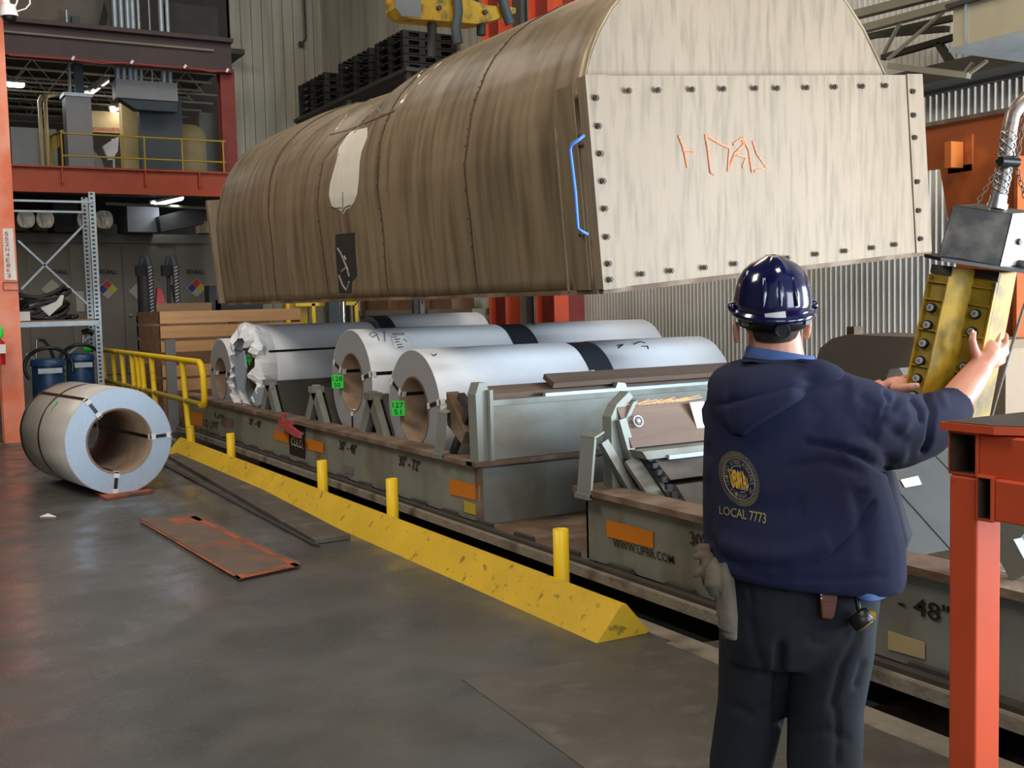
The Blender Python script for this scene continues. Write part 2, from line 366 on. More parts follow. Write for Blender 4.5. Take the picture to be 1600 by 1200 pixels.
# railings of the mezzanine
t = thing('mezzanine_railing', at(100, 270, Y=Y0), 'thin dull yellow guard railing along the mezzanine edge', 'railing')
b = MB()
for yy in (208, 243): b = MB(); b.tube([at(97, yy, Y=Y0+.05), (at(352, 216, Y=Y0+.05).x, Y0+.05, at(97, yy, Y=Y0+.05).z)], .016, 8); b.build('rail', m_yelold, t)
for xx in (97, 192, 226, 285, 349):
    p = at(xx, 240, Y=Y0+.05); b = MB(); b.cyl((p.x, p.y, 4.13), (p.x, p.y, at(97, 206, Y=Y0+.05).z), .017, 8); b.build('post', m_yelold, t)
b = MB(); p = at(97, 205, Y=Y0+.05); q = at(79, 212, Y=Y0+1.2); b.tube([p, q, (q.x, q.y, 4.13)], .024, 8)
for k in range(5):
    a = p.lerp(q, (k+1)/6); b.cyl((a.x, a.y, 4.5), (a.x, a.y, a.z), .012, 6)
b.build('gate_panel', m_yelold, t)
def simple(name, mb, mm, label, cat, group=None, org=None, kind=None):
    if org is None:
        n = len(mb.v); org = (sum(v.x for v in mb.v)/n, sum(v.y for v in mb.v)/n, min(v.z for v in mb.v))
    o = mb.build(name, mm, None, org); return tag(o, label, cat, group, kind)
def pbox(x0, y0, x1, y1, Y, dep):           # upright box whose front face spans these picture corners at distance Y
    a = at(x0, y1, Y=Y); c = at(x1, y0, Y=Y); b = MB(); b.box(a.x, c.x, Y, Y+dep, a.z, c.z); return b, a, c
# behind-the-rail contents
t = thing('air_duct', at(125, 268, Y=21), 'tall square grey duct rising behind the mezzanine railing', 'duct')
b, a, c = pbox(108, 152, 142, 262, 21, .4); b = MB(); b.box(a.x, c.x, 21, 21.4, 4.1, c.z); b.build('duct_body', m_gduct, t)
b = MB(); b.box(a.x-.03, c.x+.03, 20.97, 21.43, c.z, c.z+.06); b.build('top_collar', m_galv, t)
b = MB(); b.cyl((a.x+.12, 21.2, c.z), (a.x+.12, 21.2, 7), .03, 8); b.build('vent_pipe', m_galv, t)
b = MB(); b.box(a.x+.2, a.x+.34, 21.15, 21.3, c.z, 6.9); b.build('riser_post', m_sblue, t)
b, a, c = pbox(222, 150, 283, 268, 21.3, .3); b = MB(); b.box(a.x, c.x, 21.3, 21.5, 4.1, c.z); simple('partition_panel', b, m_sblue, 'dark slate partition panel standing behind the mezzanine railing', 'panel')
t = thing('wiring_trough', at(228, 165, Y=20.6), 'grey sheet metal wiring trough hanging below the vertical conduits', 'electrical box')
b, a, c = pbox(182, 130, 277, 152, 20.6, .35); b.build('trough_body', m_gduct, t)
b = MB(); b.slab([(a.x+.05, 20.65, a.z), (c.x, 20.65, a.z), (c.x, 20.7, a.z-.17), (a.x+.35, 20.7, a.z-.17)], (0, .25, 0)); b.build('sloped_bottom', m_sblue, t)
for k, (x, r) in enumerate(((178, .05), (188, .045), (198, .045), (206, .045), (215, .03), (232, .015), (250, .05), (260, .04))):
    p = at(x+8, 128, Y=20.75); b = MB(); b.tube([(p.x-.02, 20.75, c.z), (p.x-.02, 20.75, 8.5)], r, 10)
    simple('conduit', b, m_galv, ['leftmost galvanised conduit rising behind the maroon girder', 'second galvanised conduit from the left above the wiring trough', 'third galvanised conduit from the left above the wiring trough', 'fourth galvanised conduit from the left above the wiring trough', 'dull fifth conduit right of the bright bunch', 'hair-thin conduit between the two conduit bunches', 'bright thick conduit of the right-hand pair', 'rightmost galvanised conduit beside the dark hatch'][k], 'conduit', 'conduits above the wiring trough')
b, a, c = pbox(195, 160, 222, 268, 22.6, .3); b.box(a.x, c.x, 22.6, 22.9, 4.1, a.z); simple('machine_cabinet', b, m_tank, 'cream machine cabinet behind the railing, left of the slate panel', 'cabinet')
b, a, c = pbox(140, 176, 196, 206, 24, .3); b2 = b; t = thing('lettered_signboard', at(168, 206, Y=24), 'pale board with a line of small red lettering behind the grey duct', 'sign')
b2.build('board', m_tank, t)
b = MB(); text(b, 'LINCOLN-IRONSHORE TRUCK', at(142, 198, Y=23.98), at(193, 200, Y=23.98), at(142, 204, Y=23.98), bold=.02); b.build('lettering', m_nred, t)
b, a, c = pbox(140, 170, 200, 268, 26, .3); simple('store_partition', b, m_beige, 'beige partition behind the white tarpaulin on the mezzanine', 'partition')
b = MB(); pts = [at(x, y, Y=22) for x, y in ((161, 228), (178, 217), (186, 213), (184, 236), (176, 249), (170, 250))]; b.slab(pts, (.0, .12, 0)); b.tube([at(176, 217, Y=22.05), (at(176, 217, Y=22.05).x, 22.05, 4.1)], .02, 6); simple('white_tarpaulin', b, m_clip, 'bright white folded tarpaulin hanging behind the mezzanine railing', 'tarpaulin')
b = MB(); cc = at(145, 268, Y=22.2); R_ = .45
b.slab([(cc.x-.2, 22.2, 4.1)]+[(cc.x-.2+R_*math.sin(a*PI/16)*1.0, 22.2, 4.15+.66*math.cos(a*PI/16)) for a in range(9)], (0, .6, 0)); simple('rounded_machine_guard', b, m_gduct, 'grey quarter-round machine guard behind the grey duct', 'machine guard')
b, a, c = pbox(20, 202, 88, 270, 22.6, .8); b.box(a.x, c.x, 22.6, 23.4, 4.1, a.z); simple('machine_housing', b, m_gduct, 'wide grey machine housing on the mezzanine beside the orange column', 'machine')
p = at(297, 270, Y=23); b = MB(); R_ = []
for z, r in ((4.1, .34), (5.2, .34), (5.32, .3), (5.4, .18), (5.42, .03)): R_.append([(p.x+r*math.cos(2*PI*k/24), 23+r*math.sin(2*PI*k/24), z) for k in range(24)])
b.rings(R_); simple('storage_tank', b, m_tank, 'cream cylindrical tank on the mezzanine right of the slate panel', 'tank')
b, a, c = pbox(315, 178, 352, 270, 24, .3); simple('side_cabinet', b, m_lock, 'grey cabinet at the right end of the mezzanine next to the tank', 'cabinet')
b = MB(); b.box(xa, 7, 24.5, 25.6, 7.35, 7.6); o = b.build('ceiling_mezzanine', m_dark); o['kind'] = 'structure'
b = MB(); b.box(xa-3, x0+.0, 21.6, 30, 6.6, 6.7); o = b.build('ceiling_mezzanine_rear', m_trussd); o['kind'] = 'structure'
b, a, c = pbox(5, -60, 178, 55, 21.5, .1); simple('upper_wall_cladding', b, m_beige, 'brownish flat cladding above the maroon girder at upper left', 'cladding')
b, a, c = pbox(262, 12, 340, 62, 21.2, .5); simple('dark_hatch', b, m_dark, 'dark rectangular hatch housing above the right end of the maroon girder', 'hatch')
b = MB(); pts = [at(x, y, Y=21.465) for x, y in ((152, 46), (157, 30), (163, 3), (168, 22), (166, 34), (160, 46))]; simple('torn_insulation', b.slab(pts, (0, .03, 0)), m_dark, 'dark torn insulation flap on the cladding left of the conduits', 'insulation')
# roof joists and pipes behind
for k in range(7):
    y = 22.4+k*.9; z = 6.35
    t = thing('roof_joist', (3, y, z-.45), 'thin grey bar joist behind the mezzanine railing, ' + ('nearest the maroon girder', 'second behind the girder', 'third behind the girder', 'fourth behind the girder', 'fifth behind the girder', 'second from the rear', 'rearmost')[k], 'joist', 'roof joists behind the mezzanine')
    b = MB(); b.tube([(xa-2, y, z), (x0-.2, y, z)], .03, 6); b.build('top_chord', m_truss, t)
    b = MB(); b.tube([(xa-2, y, z-.42), (x0-.2, y, z-.42)], .025, 6); b.build('bottom_chord', m_truss, t)
    b = MB(); pts = [(xa-2+i*.35, y, z-.42*(i % 2)) for i in range(int((x0-xa+1.8)/.35))]; b.tube(pts, .014, 5); b.build('lattice', m_truss, t)
for k, (x, lab) in enumerate(((64, 'left one of two cream drop pipes beside the grey duct'), (73, 'right one of two cream drop pipes beside the grey duct'))):
    p = at(x, 205, Y=22.3); q = at(x+12, 150, Y=22.3); b = MB(); b.tube([(p.x, 22.3, 4.12), (p.x, 22.3, q.z-.1), (p.x+.05, 22.4, q.z), (p.x+.5, 24, q.z+.35)], .035, 8)
    simple('drop_pipe', b, m_tank, lab, 'pipe', 'drop pipes beside the duct')
def tube_light(x0, y0, x1, y1, Ya, Yb, mm, label, sp=1.0, wd=.12):
    p, q = at(x0, y0, Y=Ya), at(x1, y1, Y=Yb)
    t = thing('strip_light', p.lerp(q, .5), label, 'lamp')
    b = MB(); b.bar(p+V3((0, 0, .05)), q+V3((0, 0, .05)), wd, .05); b.build('housing', m_white2, t)
    b = MB(); b.tube([p, q], wd*.38, 8); b.build('lit_tube', mm, t)
    d = area('strip_glow', (p+q)/2-V3((0, 0, .12)), (p+q)/2-V3((0, 0, 3)), wd, max(.6, (q-p).length), sp, (1, .93, .82) if mm is m_tube else (.9, .95, 1))
    d.parent = None
tube_light(136, 148, 166, 126, 21.8, 23.2, m_tube, 'long warm strip light nearest the grey duct', 12, .14)
tube_light(176, 171, 196, 163, 23.5, 24.6, m_tube, 'short warm strip light right of the long one', 8, .16)
tube_light(14, 131, 34, 132, 22.5, 22.9, m_tubec, 'cool white strip light next to the orange column', 10, .16)
tube_light(240, 319, 283, 309, 20.9, 21.9, m_tubec, 'bright strip light hanging under the orange mezzanine beam', 9, .14)

# ================================================================ LOCKERS BELOW
YL = 22.2
t = thing('chemical_locker', (3.5, YL, 0), 'long grey steel chemical storage locker with hazard diamonds, below the mezzanine', 'locker')
zt = at(200, 366, Y=YL).z; zd = at(200, 385, Y=YL).z; lx0, lx1 = at(15, 400, Y=YL).x, at(352, 400, Y=YL).x
b = MB(); b.box(lx0-1.5, lx1, YL, YL+1.4, 0, zt); b.build('locker_body', m_lock, t)
b = MB(); b.box(lx0-1.5, lx1, YL-.05, YL, zd+.06, zt); b.build('fascia', m_lock, t)
for x0_, x1_ in ((45, 108), (112, 133), (137, 193), (194, 252), (278, 332)):
    a, c = at(x0_, 470, Y=YL), at(x1_, 470, Y=YL)
    d = MB(); d.box(a.x, c.x-.02, YL-.03, YL, .5, zd); dd = d.build('door', m_lock, t)
    if x0_ in (194,):
        b = MB(); p = at(204, 493, Y=YL-.05); b.ball(p, .03, .03, .03, 10, 6); b.build('door_knob', m_chrome, dd)
for cx in (92, 168, 224, 305):
    b = MB(); text(b, 'SECURALL', at(cx-14, 421, Y=YL-.04), at(cx+14, 422, Y=YL-.04), at(cx-14, 427.5, Y=YL-.04), bold=.03)
    b.build('lettering', m_text, t)
for cx, cy, vis in ((82, 452, 0), (168, 452, 1), (217, 455, 0), (307, 450, 1)):
    c = at(cx, cy, Y=YL-.045); r = .19; s_ = thing_sign = None
    b = MB(); b.slab([c+V3((0, 0, r)), c+V3((r, 0, 0)), c+V3((0, 0, -r)), c+V3((-r, 0, 0))], (0, .004, 0)); sg = b.build('hazard_diamond', m_nwht, t)
    r2 = r*.47
    for dx, dz, mm in ((0, r2, m_nred), (r2, 0, m_nyel), (-r2, 0, m_nblue), (0, -r2, m_nwht)):
        if not vis: mm = m_nwht
        cc = c+V3((dx, -.003, dz)); k = r2*.97
        b = MB(); b.quad(cc+V3((0, 0, k)), cc+V3((-k, 0, 0)), cc+V3((0, 0, -k)), cc+V3((k, 0, 0))); b.build('diamond_field', mm, sg)
b, a, c = pbox(120, 455, 131, 487, YL-.05, .01); b.build('notice_sheet', m_nwht, t)
for k, (x0_, x1_) in enumerate(((26, 56), (56, 86), (120, 148), (148, 178))):
    a, c = at(x0_, 364, Y=21.2), at(x1_, 330, Y=21.2); b = MB(); R_ = []
    for i in range(7):
        s = 1 + .06*math.sin(i*2.1)
        R_.append([((a.x+c.x)/2+(c.x-a.x)/2*.98*math.cos(2*PI*j/16)*(abs(math.cos(2*PI*j/16))**-.4 if abs(math.cos(2*PI*j/16)) > .2 else 1.5)*.9*s, 21.2+i*.2, zt+.02+(c.z-zt)/2*(1+.95*math.sin(2*PI*j/16))*s) for j in range(16)])
    b.rings(R_); simple('insulated_duct', b, m_foil, ('foil wrapped duct end touching the orange column', 'foil wrapped duct end second from the orange column', 'foil wrapped duct end left of the rack upright', 'foil wrapped duct end right of the rack upright')[k], 'duct', 'foil wrapped ducts on the lockers')
b, a, c = pbox(85, 312, 121, 362, 21.8, .8); simple('dark_recess_box', b, m_dark, 'dark box between the foil wrapped ducts above the lockers', 'box')
b, a, c = pbox(200, 322, 248, 362, 21.6, 1); simple('grey_air_handler', b, m_gduct, 'grey air handler on top of the lockers under the strip light', 'air handler')
b = MB(); b.slab([at(x, y, Y=21.3) for x, y in ((248, 338), (252, 362), (318, 350), (326, 318))], (0, .5, 0)); simple('black_duct', b, m_black, 'black sloping duct above the lockers, right of the air handler', 'duct')
b, a, c = pbox(312, 346, 334, 364, 22.1, .3); simple('pale_panel', b, m_tank, 'small pale lit panel above the lockers beside the hood', 'panel')
for k in range(5):
    y = 20.6+.5*k; b = MB(); b.box(xa, xb, y, y+.08, 3.9, 4.02); simple('floor_joist', b, m_trussd, 'dark joist under the mezzanine deck, ' + ('right behind the orange beam', 'second behind the orange beam', 'middle one over the lockers', 'fourth behind the orange beam', 'nearest the lockers')[k], 'joist', 'joists under the mezzanine')
b = MB(); b.tube([at(165, 318, Y=20.7), at(240, 321, Y=20.9), at(330, 326, Y=20.9)], .03, 8); simple('ceiling_pipe', b, m_truss, 'thin horizontal pipe under the mezzanine near the strip light', 'pipe')

# orange column at the left edge
p0, p1 = at(8, 690, Y=15.5), at(42, 690, Y=15.5)
t = thing('building_column', (1.55, 15.5, 0), 'big orange building column at the left edge with white stencil patch', 'column')
b = MB(); b.box(p0.x, p1.x, 15.5, 15.53, 0, 9).box(p0.x, p1.x, 15.75, 15.78, 0, 9); b.build('flanges', m_colpaint, t)
b = MB(); b.box((p0.x+p1.x)/2-.01, (p0.x+p1.x)/2+.01, 15.53, 15.75, 0, 9); b.build('web', m_orange, t)
b = MB(); b.box(p0.x-.3, p0.x-.03, 15.85, 15.88, 0, 9); b.build('rear_flange', m_orange, t)
b = MB(); b.box(p0.x-.1, p1.x+.06, 15.42, 15.86, 0, .03); b.build('base_plate', m_rust, t)
b = MB(); b.slab([at(4, 357, Y=15.49), at(20, 357, Y=15.49), at(26, 438, Y=15.49), at(7, 437, Y=15.49)], (0, .005, 0)); b.build('white_patch', m_clip, t)
b = MB()
for k in range(9):
    y = 362+k*8.2; text(b, '5S2H4E8K3'[k], at(7+k*.5, y, Y=15.483), at(13+k*.5, y, Y=15.483), at(7+k*.5, y+6, Y=15.483))
b.build('stencil', m_redp, t)
b = MB()
for a_, c_ in (((5, 441), (33, 441)), ((5, 453), (33, 453)), ((5, 441), (5, 453)), ((33, 441), (33, 453))): b.bar(at(*a_, Y=15.49), at(*c_, Y=15.49), .012, .006)
b.build('painted_frame', m_red, t)
t = thing('fire_extinguisher', (p0.x-.12, 15.3, at(0, 570, Y=15.3).z), 'red fire extinguisher mounted left of the orange column', 'extinguisher')
ex = at(-3, 570, Y=15.3); b = MB(); b.tube([(ex.x, 15.3, ex.z), (ex.x, 15.3, at(0, 535, Y=15.3).z), (ex.x, 15.3, at(0, 529, Y=15.3).z)], [.09, .09, .04], 16); b.build('cylinder', m_fire, t)
b = MB(); b.box(ex.x+.02, ex.x+.088, 15.2, 15.3, at(0, 552, Y=15.3).z, at(0, 538, Y=15.3).z); b.build('paper_tag', m_clip, t)
b = MB(); b.ball((ex.x+.03, 15.25, at(0, 519, Y=15.3).z), .05, .03, .09); b.build('nozzle_cover', m_tagg, t)
# camera dome
c = at(14, 12, Y=15.3); t = thing('security_camera', c, 'white dome security camera at the top of the orange column', 'camera')
b = MB(); b.tube([at(6, -8, Y=15.4), at(10, 8, Y=15.35)], .05, 12); b.build('mount', m_clip, t)
a = V3((.18, 0, -1)).normalized(); c1 = at(12, 8, Y=15.3); c2 = at(14, 26, Y=15.3)
b = MB(); b.tube([c1, c2], [.085, .115], 20); b.build('housing', m_clip, t)
b = MB(); b.ball(c2+a*.01, .085, .085, .08); b.build('dome', m_blk, t)
b = MB(); b.tube([at(24, -20, Y=15.4), at(27, 2, Y=15.4), at(23, 12, Y=15.4)], .012, 6).tube([at(45, -20, Y=15.4), at(47, 6, Y=15.4), at(40, 14, Y=15.35), at(26, 18, Y=15.3)], .01, 6); b.build('lead', m_clip, t)

# storage rack
YR = 17.0; rx = at(158, 590, Y=YR).x
t = thing('boltless_rack', (rx-.9, YR, 0), 'galvanised slotted-angle storage rack beside the orange column', 'rack')
def upright(x, y, zt):
    b = MB(); b.box(x-.045, x+.045, y, y+.06, 0, zt); u = b.build('upright', m_galv, t)
    b = MB(); z = .3
    while z < zt-.02: b.box(x-.025, x+.012, y-.003, y, z, z+.028); z += .06
    o = b.build('slot_row', m_slot, u); o['kind'] = 'stuff'
zt_ = at(150, 300, Y=YR).z
upright(rx, YR, zt_); upright(rx+.0, YR+.62, zt_-.02); upright(rx-1.9, YR, zt_)
upright(rx-1.9, YR+.62, zt_)
def rackbar(nm, a, c, r=.02): b = MB(); b.bar(a, c, .045, .03); b.build(nm, m_galv, t)
for zz in (at(100, 315, Y=YR).z, at(100, 331, Y=YR+.6).z): rackbar('cross_beam', (rx-1.9, YR+(.6 if zz < 3.2 else 0), zz), (rx, YR+(.6 if zz < 3.2 else 0), zz))
rackbar('diagonal_brace', at(33, 452, Y=YR+.64), at(148, 334, Y=YR+.64)); rackbar('diagonal_brace', at(28, 376, Y=YR+.64), at(146, 484, Y=YR+.64))
rackbar('diagonal_brace', at(40, 552, Y=YR+.64), at(88, 585, Y=YR+.64)); rackbar('diagonal_brace', at(98, 560, Y=YR+.64), at(148, 518, Y=YR+.64))
zs = at(100, 503, Y=YR).z
b = MB(); b.box(rx-1.9, rx, YR, YR+.62, zs, zs+.03); b.build('shelf_board', m_wood2, t)
b = MB(); b.box(rx-1.9, rx, YR-.02, YR+.02, zs-.06, zs+.01); b.build('shelf_beam', m_galv, t)
# things on the shelf
b = MB(); random.seed(3); c0 = at(66, 476, Y=YR+.3)
for k in range(9):
    pts = []; rr = .30+random.uniform(-.06, .05); zz = zs+.06+k*.045
    for i in range(21):
        a = 2*PI*i/20; pts.append((c0.x+rr*1.15*math.cos(a), YR+.3+.22*math.sin(a), zz+.05*math.sin(a*2+k)+.05*math.cos(a)))
    b.tube(pts, .028, 6)
simple('hose_bundle', b, m_black, 'black coiled hose bundle lying on the rack shelf', 'hose')
b = MB(); b.slab([at(x, y, Y=YR+.05) for x, y in ((64, 482), (77, 494), (97, 476), (100, 462), (95, 462), (88, 472), (74, 478))], (0, .03, .01)); simple('paper_sheet', b, m_clip, 'bright white curled paper hanging over the hose bundle', 'paper')
b = MB(); b.slab([at(x, y, Y=YR+.1) for x, y in ((45, 478), (52, 472), (70, 466), (84, 470), (60, 480), (50, 484))], (0, .05, .02)); simple('grey_rag', b, m_gduct, 'crumpled grey rag draped across the hose bundle', 'rag')
b = MB()
for k in range(16):
    p = at(55+k*4.2, 496, Y=YR+.1+.3*random.random()); b.ball((p.x, p.y, zs+.055+.02*random.random()), .05, .04, .035, 8, 6)
simple('loose_fittings', b, m_blk, 'heap of small black fittings spread along the rack shelf', 'fittings', None, None, 'stuff')
b = MB(); b.box(at(38, 480, Y=YR).x-.15, at(47, 480, Y=YR).x, YR+.05, YR+.3, zs+.03, zs+.16); simple('white_carton', b, m_clip, 'small white carton on the shelf against the orange column', 'carton')
# vacuums
def vacuum(cx, cy, Yv, label, r=.2):
    p = at(cx, cy, Y=Yv); t = thing('shop_vacuum', (p.x, Yv, 0), label, 'vacuum', 'blue vacuums under the rack shelf')
    zt = p.z
    b = MB(); b.tube([(p.x, Yv, .12), (p.x, Yv, .15), (p.x, Yv, zt-.12), (p.x, Yv, zt-.1)], [.15, r, r*.95, r*.9], 20); b.build('drum', m_bluev, t)
    b = MB(); b.tube([(p.x, Yv, zt-.1), (p.x, Yv, zt-.02), (p.x, Yv, zt)], [r*1.04, r, r*.6], 20); b.build('lid', m_bluev, t)
    b = MB(); b.box(p.x-r*.7, p.x+r*.7, Yv-r*1.02, Yv-r*.6, zt-.2, zt-.13); b.build('label_band', m_galv, t)
    for s in (-1, 1):
        b = MB(); b.torus((p.x+s*.15, Yv-.1, .06), (1, 0, 0), .045, .015, 12, 6); b.build('caster', m_blk, t)
    b = MB(); b.tube([(p.x+(r+.03)*1.25*math.cos(a), Yv-.12+.03*math.sin(a*3), zt-.12+(r+.05)*math.sin(a)) for a in [PI*i/14-.3 for i in range(19)]], .025, 8); b.build('hose', m_blk, t)
vacuum(124, 552, 17.25, 'blue drum vacuum with a pale label band, right under the rack shelf')
vacuum(74, 560, 16.62, 'blue drum vacuum with a black hose looped over it, nearest the orange column', .22)
b = MB(); b.tube([at(56, 570, Y=17.35), at(57, 532, Y=17.35), at(60, 531, Y=17.35)], .014, 8); b.tube([at(60, 531, Y=17.35), at(68, 532, Y=17.35), at(77, 542, Y=17.35), at(84, 560, Y=17.35)], .022, 8, 1); simple('vacuum_wand', b, [m_chrome, m_blk], 'thin chrome vacuum wand with a bent black hose, left of the vacuums', 'wand')
b = MB(); b.tube([at(129, 548, Y=17.5), at(130, 522, Y=17.5)], .018, 8); b.tube([at(128, 520, Y=17.5), at(137, 517, Y=17.5), at(146, 520, Y=17.5)], .04, 8, 1); simple('push_handle', b, [m_chrome, m_blk], 'chrome push handle with black grip behind the right vacuum', 'handle')
b = MB(); b.ball(at(137, 545, Y=17.3), .07, .05, .05); simple('green_fitting', b, m_tagg, 'bright green fitting between the right vacuum and the rack upright', 'fitting')
# tall black welding stands
for k, (cx, top, lab) in enumerate(((228, 400, 'tall black shrouded stand with spiral wrapped cable, left one'), (268, 400, 'tall black bare-frame stand with spiral wrapped cable, right one'))):
    Yp = 19.0; p = at(cx, 480, Y=Yp); t = thing('cable_stand', (p.x, Yp, 0), lab, 'stand'); zt = at(cx, top, Y=Yp).z; z1_ = at(cx, 415, Y=Yp).z; z2_ = at(cx, 431, Y=Yp).z
    b = MB(); b.box(p.x-.13, p.x+.13, Yp-.08, Yp+.08, z2_, z1_); b.build('control_box', m_blk, t)
    b = MB()
    if k == 0: b.tube([(p.x-.03, Yp, 0), (p.x-.02, Yp, .9), (p.x+.0, Yp, 1.4), (p.x+.0, Yp, z2_)], [.12, .10, .13, .12], 12)
    else: b.tube([(p.x-.05, Yp, 0), (p.x-.03, Yp, z2_)], .03, 8).tube([(p.x+.22, Yp, .9), (p.x+.04, Yp, z2_-.15)], .04, 8)
    b.build('pole', m_black, t)
    b = MB(); b.tube([(p.x+.08, Yp-.12, z2_-.9), (p.x+.06, Yp-.12, z1_), (p.x+.03, Yp-.08, zt), (p.x-.03, Yp-.05, zt-.03), (p.x-.04, Yp, z1_)], .05, 10); cb = b.build('wrapped_cable', m_sblue, t)
    for i in range(16): b = MB(); z = z1_-.05-i*.055; b.bar((p.x+.03, Yp-.175, z), (p.x+.09, Yp-.175, z+.03), .012, .01); b.build('wrap_stripe', m_wtext, cb)
b = MB(); b.slab([at(x, y, Y=18.8) for x, y in ((244, 480), (246, 450), (252, 452), (262, 480))], (0, .1, 0)); simple('red_prop', b, m_fire, 'small red inclined prop between the two tall black stands', 'prop')

# wooden crate
YC = 16.2
t = thing('slatted_crate', (4.6, YC, 0), 'large slatted pine crate behind the yellow railing', 'crate')
cx0, cx1 = at(250, 500, Y=YC).x, at(470, 500, Y=YC).x
for y0_, y1_ in ((487, 506), (510, 529), (534, 551), (572, 590), (594, 612)):
    za_, zb_ = at(250, y1_, Y=YC).z, at(250, y0_, Y=YC).z
    b = MB(); b.box(cx0, cx1, YC, YC+.03, za_, zb_); b.build('front_slat', m_wood, t)
    b = MB(); b.box(cx0-.0, cx0+.03, YC+.03, YC+1.6, za_, zb_); b.build('side_slat', m_wood2, t)
for xx in (cx0, cx0+1.0, cx1-.12): b = MB(); b.box(xx, xx+.12, YC+.03, YC+.07, 0, at(250, 487, Y=YC).z); b.build('corner_post', m_wood2, t)
b = MB(); b.box(cx0, cx1, YC+1.5, YC+1.6, 0, 1.6); b.build('rear_panel', m_wood2, t)
b = MB(); b.box(cx0+.05, cx0+.85, YC+.4, YC+.5, 1.66, 1.78); simple('crate_plank', b, m_wood2, 'brown loose plank lying on the top of the crate', 'plank', None, None)
b = MB(); b.box(cx0+.05, cx0+.08, YC+.15, YC+1.2, 1.62, 1.66); b.build('top_batten', m_wood2, t)
b = MB(); p = at(277, 600, Y=15.45); b.box(p.x-.07, p.x+.07, 15.75, 15.79, 0, at(277, 530, Y=15.75).z); simple('grey_guard_post', b, m_gduct, 'flat grey steel post standing before the slatted crate', 'post')
# dark machine bits left of the hood bottom
b, a, c = pbox(328, 446, 344, 488, 18.5, .3); b.box(a.x+.1, a.x+.9, 18.5, 18.8, 0, a.z+.2); simple('black_compressor', b, m_blk, 'black compressor partly hidden by the lower left end of the hood', 'compressor')
t = thing('lift_table', (6.4, 18, 0), 'yellow framed lift table seen through the gap under the hood', 'lift table')
for x in (450, 490, 557): p = at(x, 480, Y=18); b = MB(); b.box(p.x-.03, p.x+.03, 18, 18.06, 0, at(x, 474, Y=18).z); b.build('leg', m_yel, t)
p, q = at(462, 476, Y=18), at(557, 474, Y=18); b = MB(); b.box(p.x, q.x, 18, 18.06, p.z-.03, p.z+.03); b.build('top_rail', m_yel, t)
b, a, c = pbox(446, 473, 480, 510, 18.1, .1); b.build('side_plate', m_yelold, t)
b, a, c = pbox(515, 462, 530, 502, 17.6, .2); b = MB(); b.box(a.x, c.x, 17.6, 17.8, 0, c.z+.3); simple('grey_actuator', b, m_sblue, 'blue grey upright actuator in the gap under the hood', 'actuator')
b = MB(); p = at(536, 480, Y=17.6); b.cyl((p.x, 17.6, 0), (p.x, 17.6, 2.0), .05, 12); simple('chrome_ram', b, m_chrome, 'chrome vertical ram beside the blue grey actuator', 'ram')
for k, (x0_, x1_, lab) in enumerate(((563, 594, 'leftmost brown carton under the hood'), (596, 607, 'narrow brown carton in the middle under the hood'), (622, 652, 'wide brown carton right of the narrow one'), (672, 706, 'rightmost brown carton next to the grey frame'))):
    a, c = at(x0_, 484, X=7.9), at(x1_, 484, X=7.9); b = MB(); b.box(7.9, 8.3, c.y, a.y, at(650, 484, X=7.9).z, at(650, 462, X=7.9).z+.05); simple('brown_carton', b, m_cardb, lab, 'carton', 'cartons on the bench under the hood')
t = thing('storage_bench', (8.0, 17, 0), 'grey bench carrying the brown cartons behind the coils', 'bench')
yb0, yb1, zb_ = 14.7, at(555, 484, X=7.8).y, at(650, 484, X=7.9).z
b = MB(); b.box(7.8, 8.33, yb0, yb1, zb_-.1, zb_); b.build('bench_top', m_truss, t)
for yy in (yb0+.05, (yb0+yb1)/2, yb1-.15): b = MB(); b.box(7.85, 7.93, yy, yy+.08, 0, zb_-.1); b.build('leg', m_truss, t)
b = MB(); p = at(658, 480, X=7.7); b.box(7.66, 7.74, p.y-.05, p.y+.05, 0, 2.4); b.bar((7.7, p.y, p.z), (7.7, p.y-.35, p.z+.5), .04, .03); simple('grey_frame_post', b, m_gduct, 'grey frame post with a diagonal strut between the cartons', 'post')

# yellow floor railing
t = thing('floor_railing', (3.15, 14.5, 0), 'yellow pipe guard railing between the aisle and the rail pit', 'railing')
XR = 3.15; ztop = 1.09; zmid = .62
b = MB(); b.tube([(XR, 19.5, ztop), (XR, 12.42, ztop), (XR, 12.33, ztop-.04), (XR, 12.28, ztop-.14), (XR, 12.26, zmid+.08), (XR, 12.3, zmid), (XR, 12.42, zmid-.01)], .036, 12); b.build('top_rail', m_yel, t)
b = MB(); b.tube([(XR, 12.3, zmid), (XR, 19.5, zmid)], .032, 12); b.build('mid_rail', m_yelold, t)
for y in (13.2, 14.85, 15.45, 15.75, 16.1, 16.8, 17.5, 18.3): b = MB(); b.tube([(XR, y-.22, 0), (XR, y-.2, .12), (XR, y, ztop)], .034, 12); b.build('post', m_yel, t)
b = MB(); b.cyl((XR, 12.93, 0), (XR, 12.97, .34), .05, 14); b.build('post_sleeve', m_yel, t)

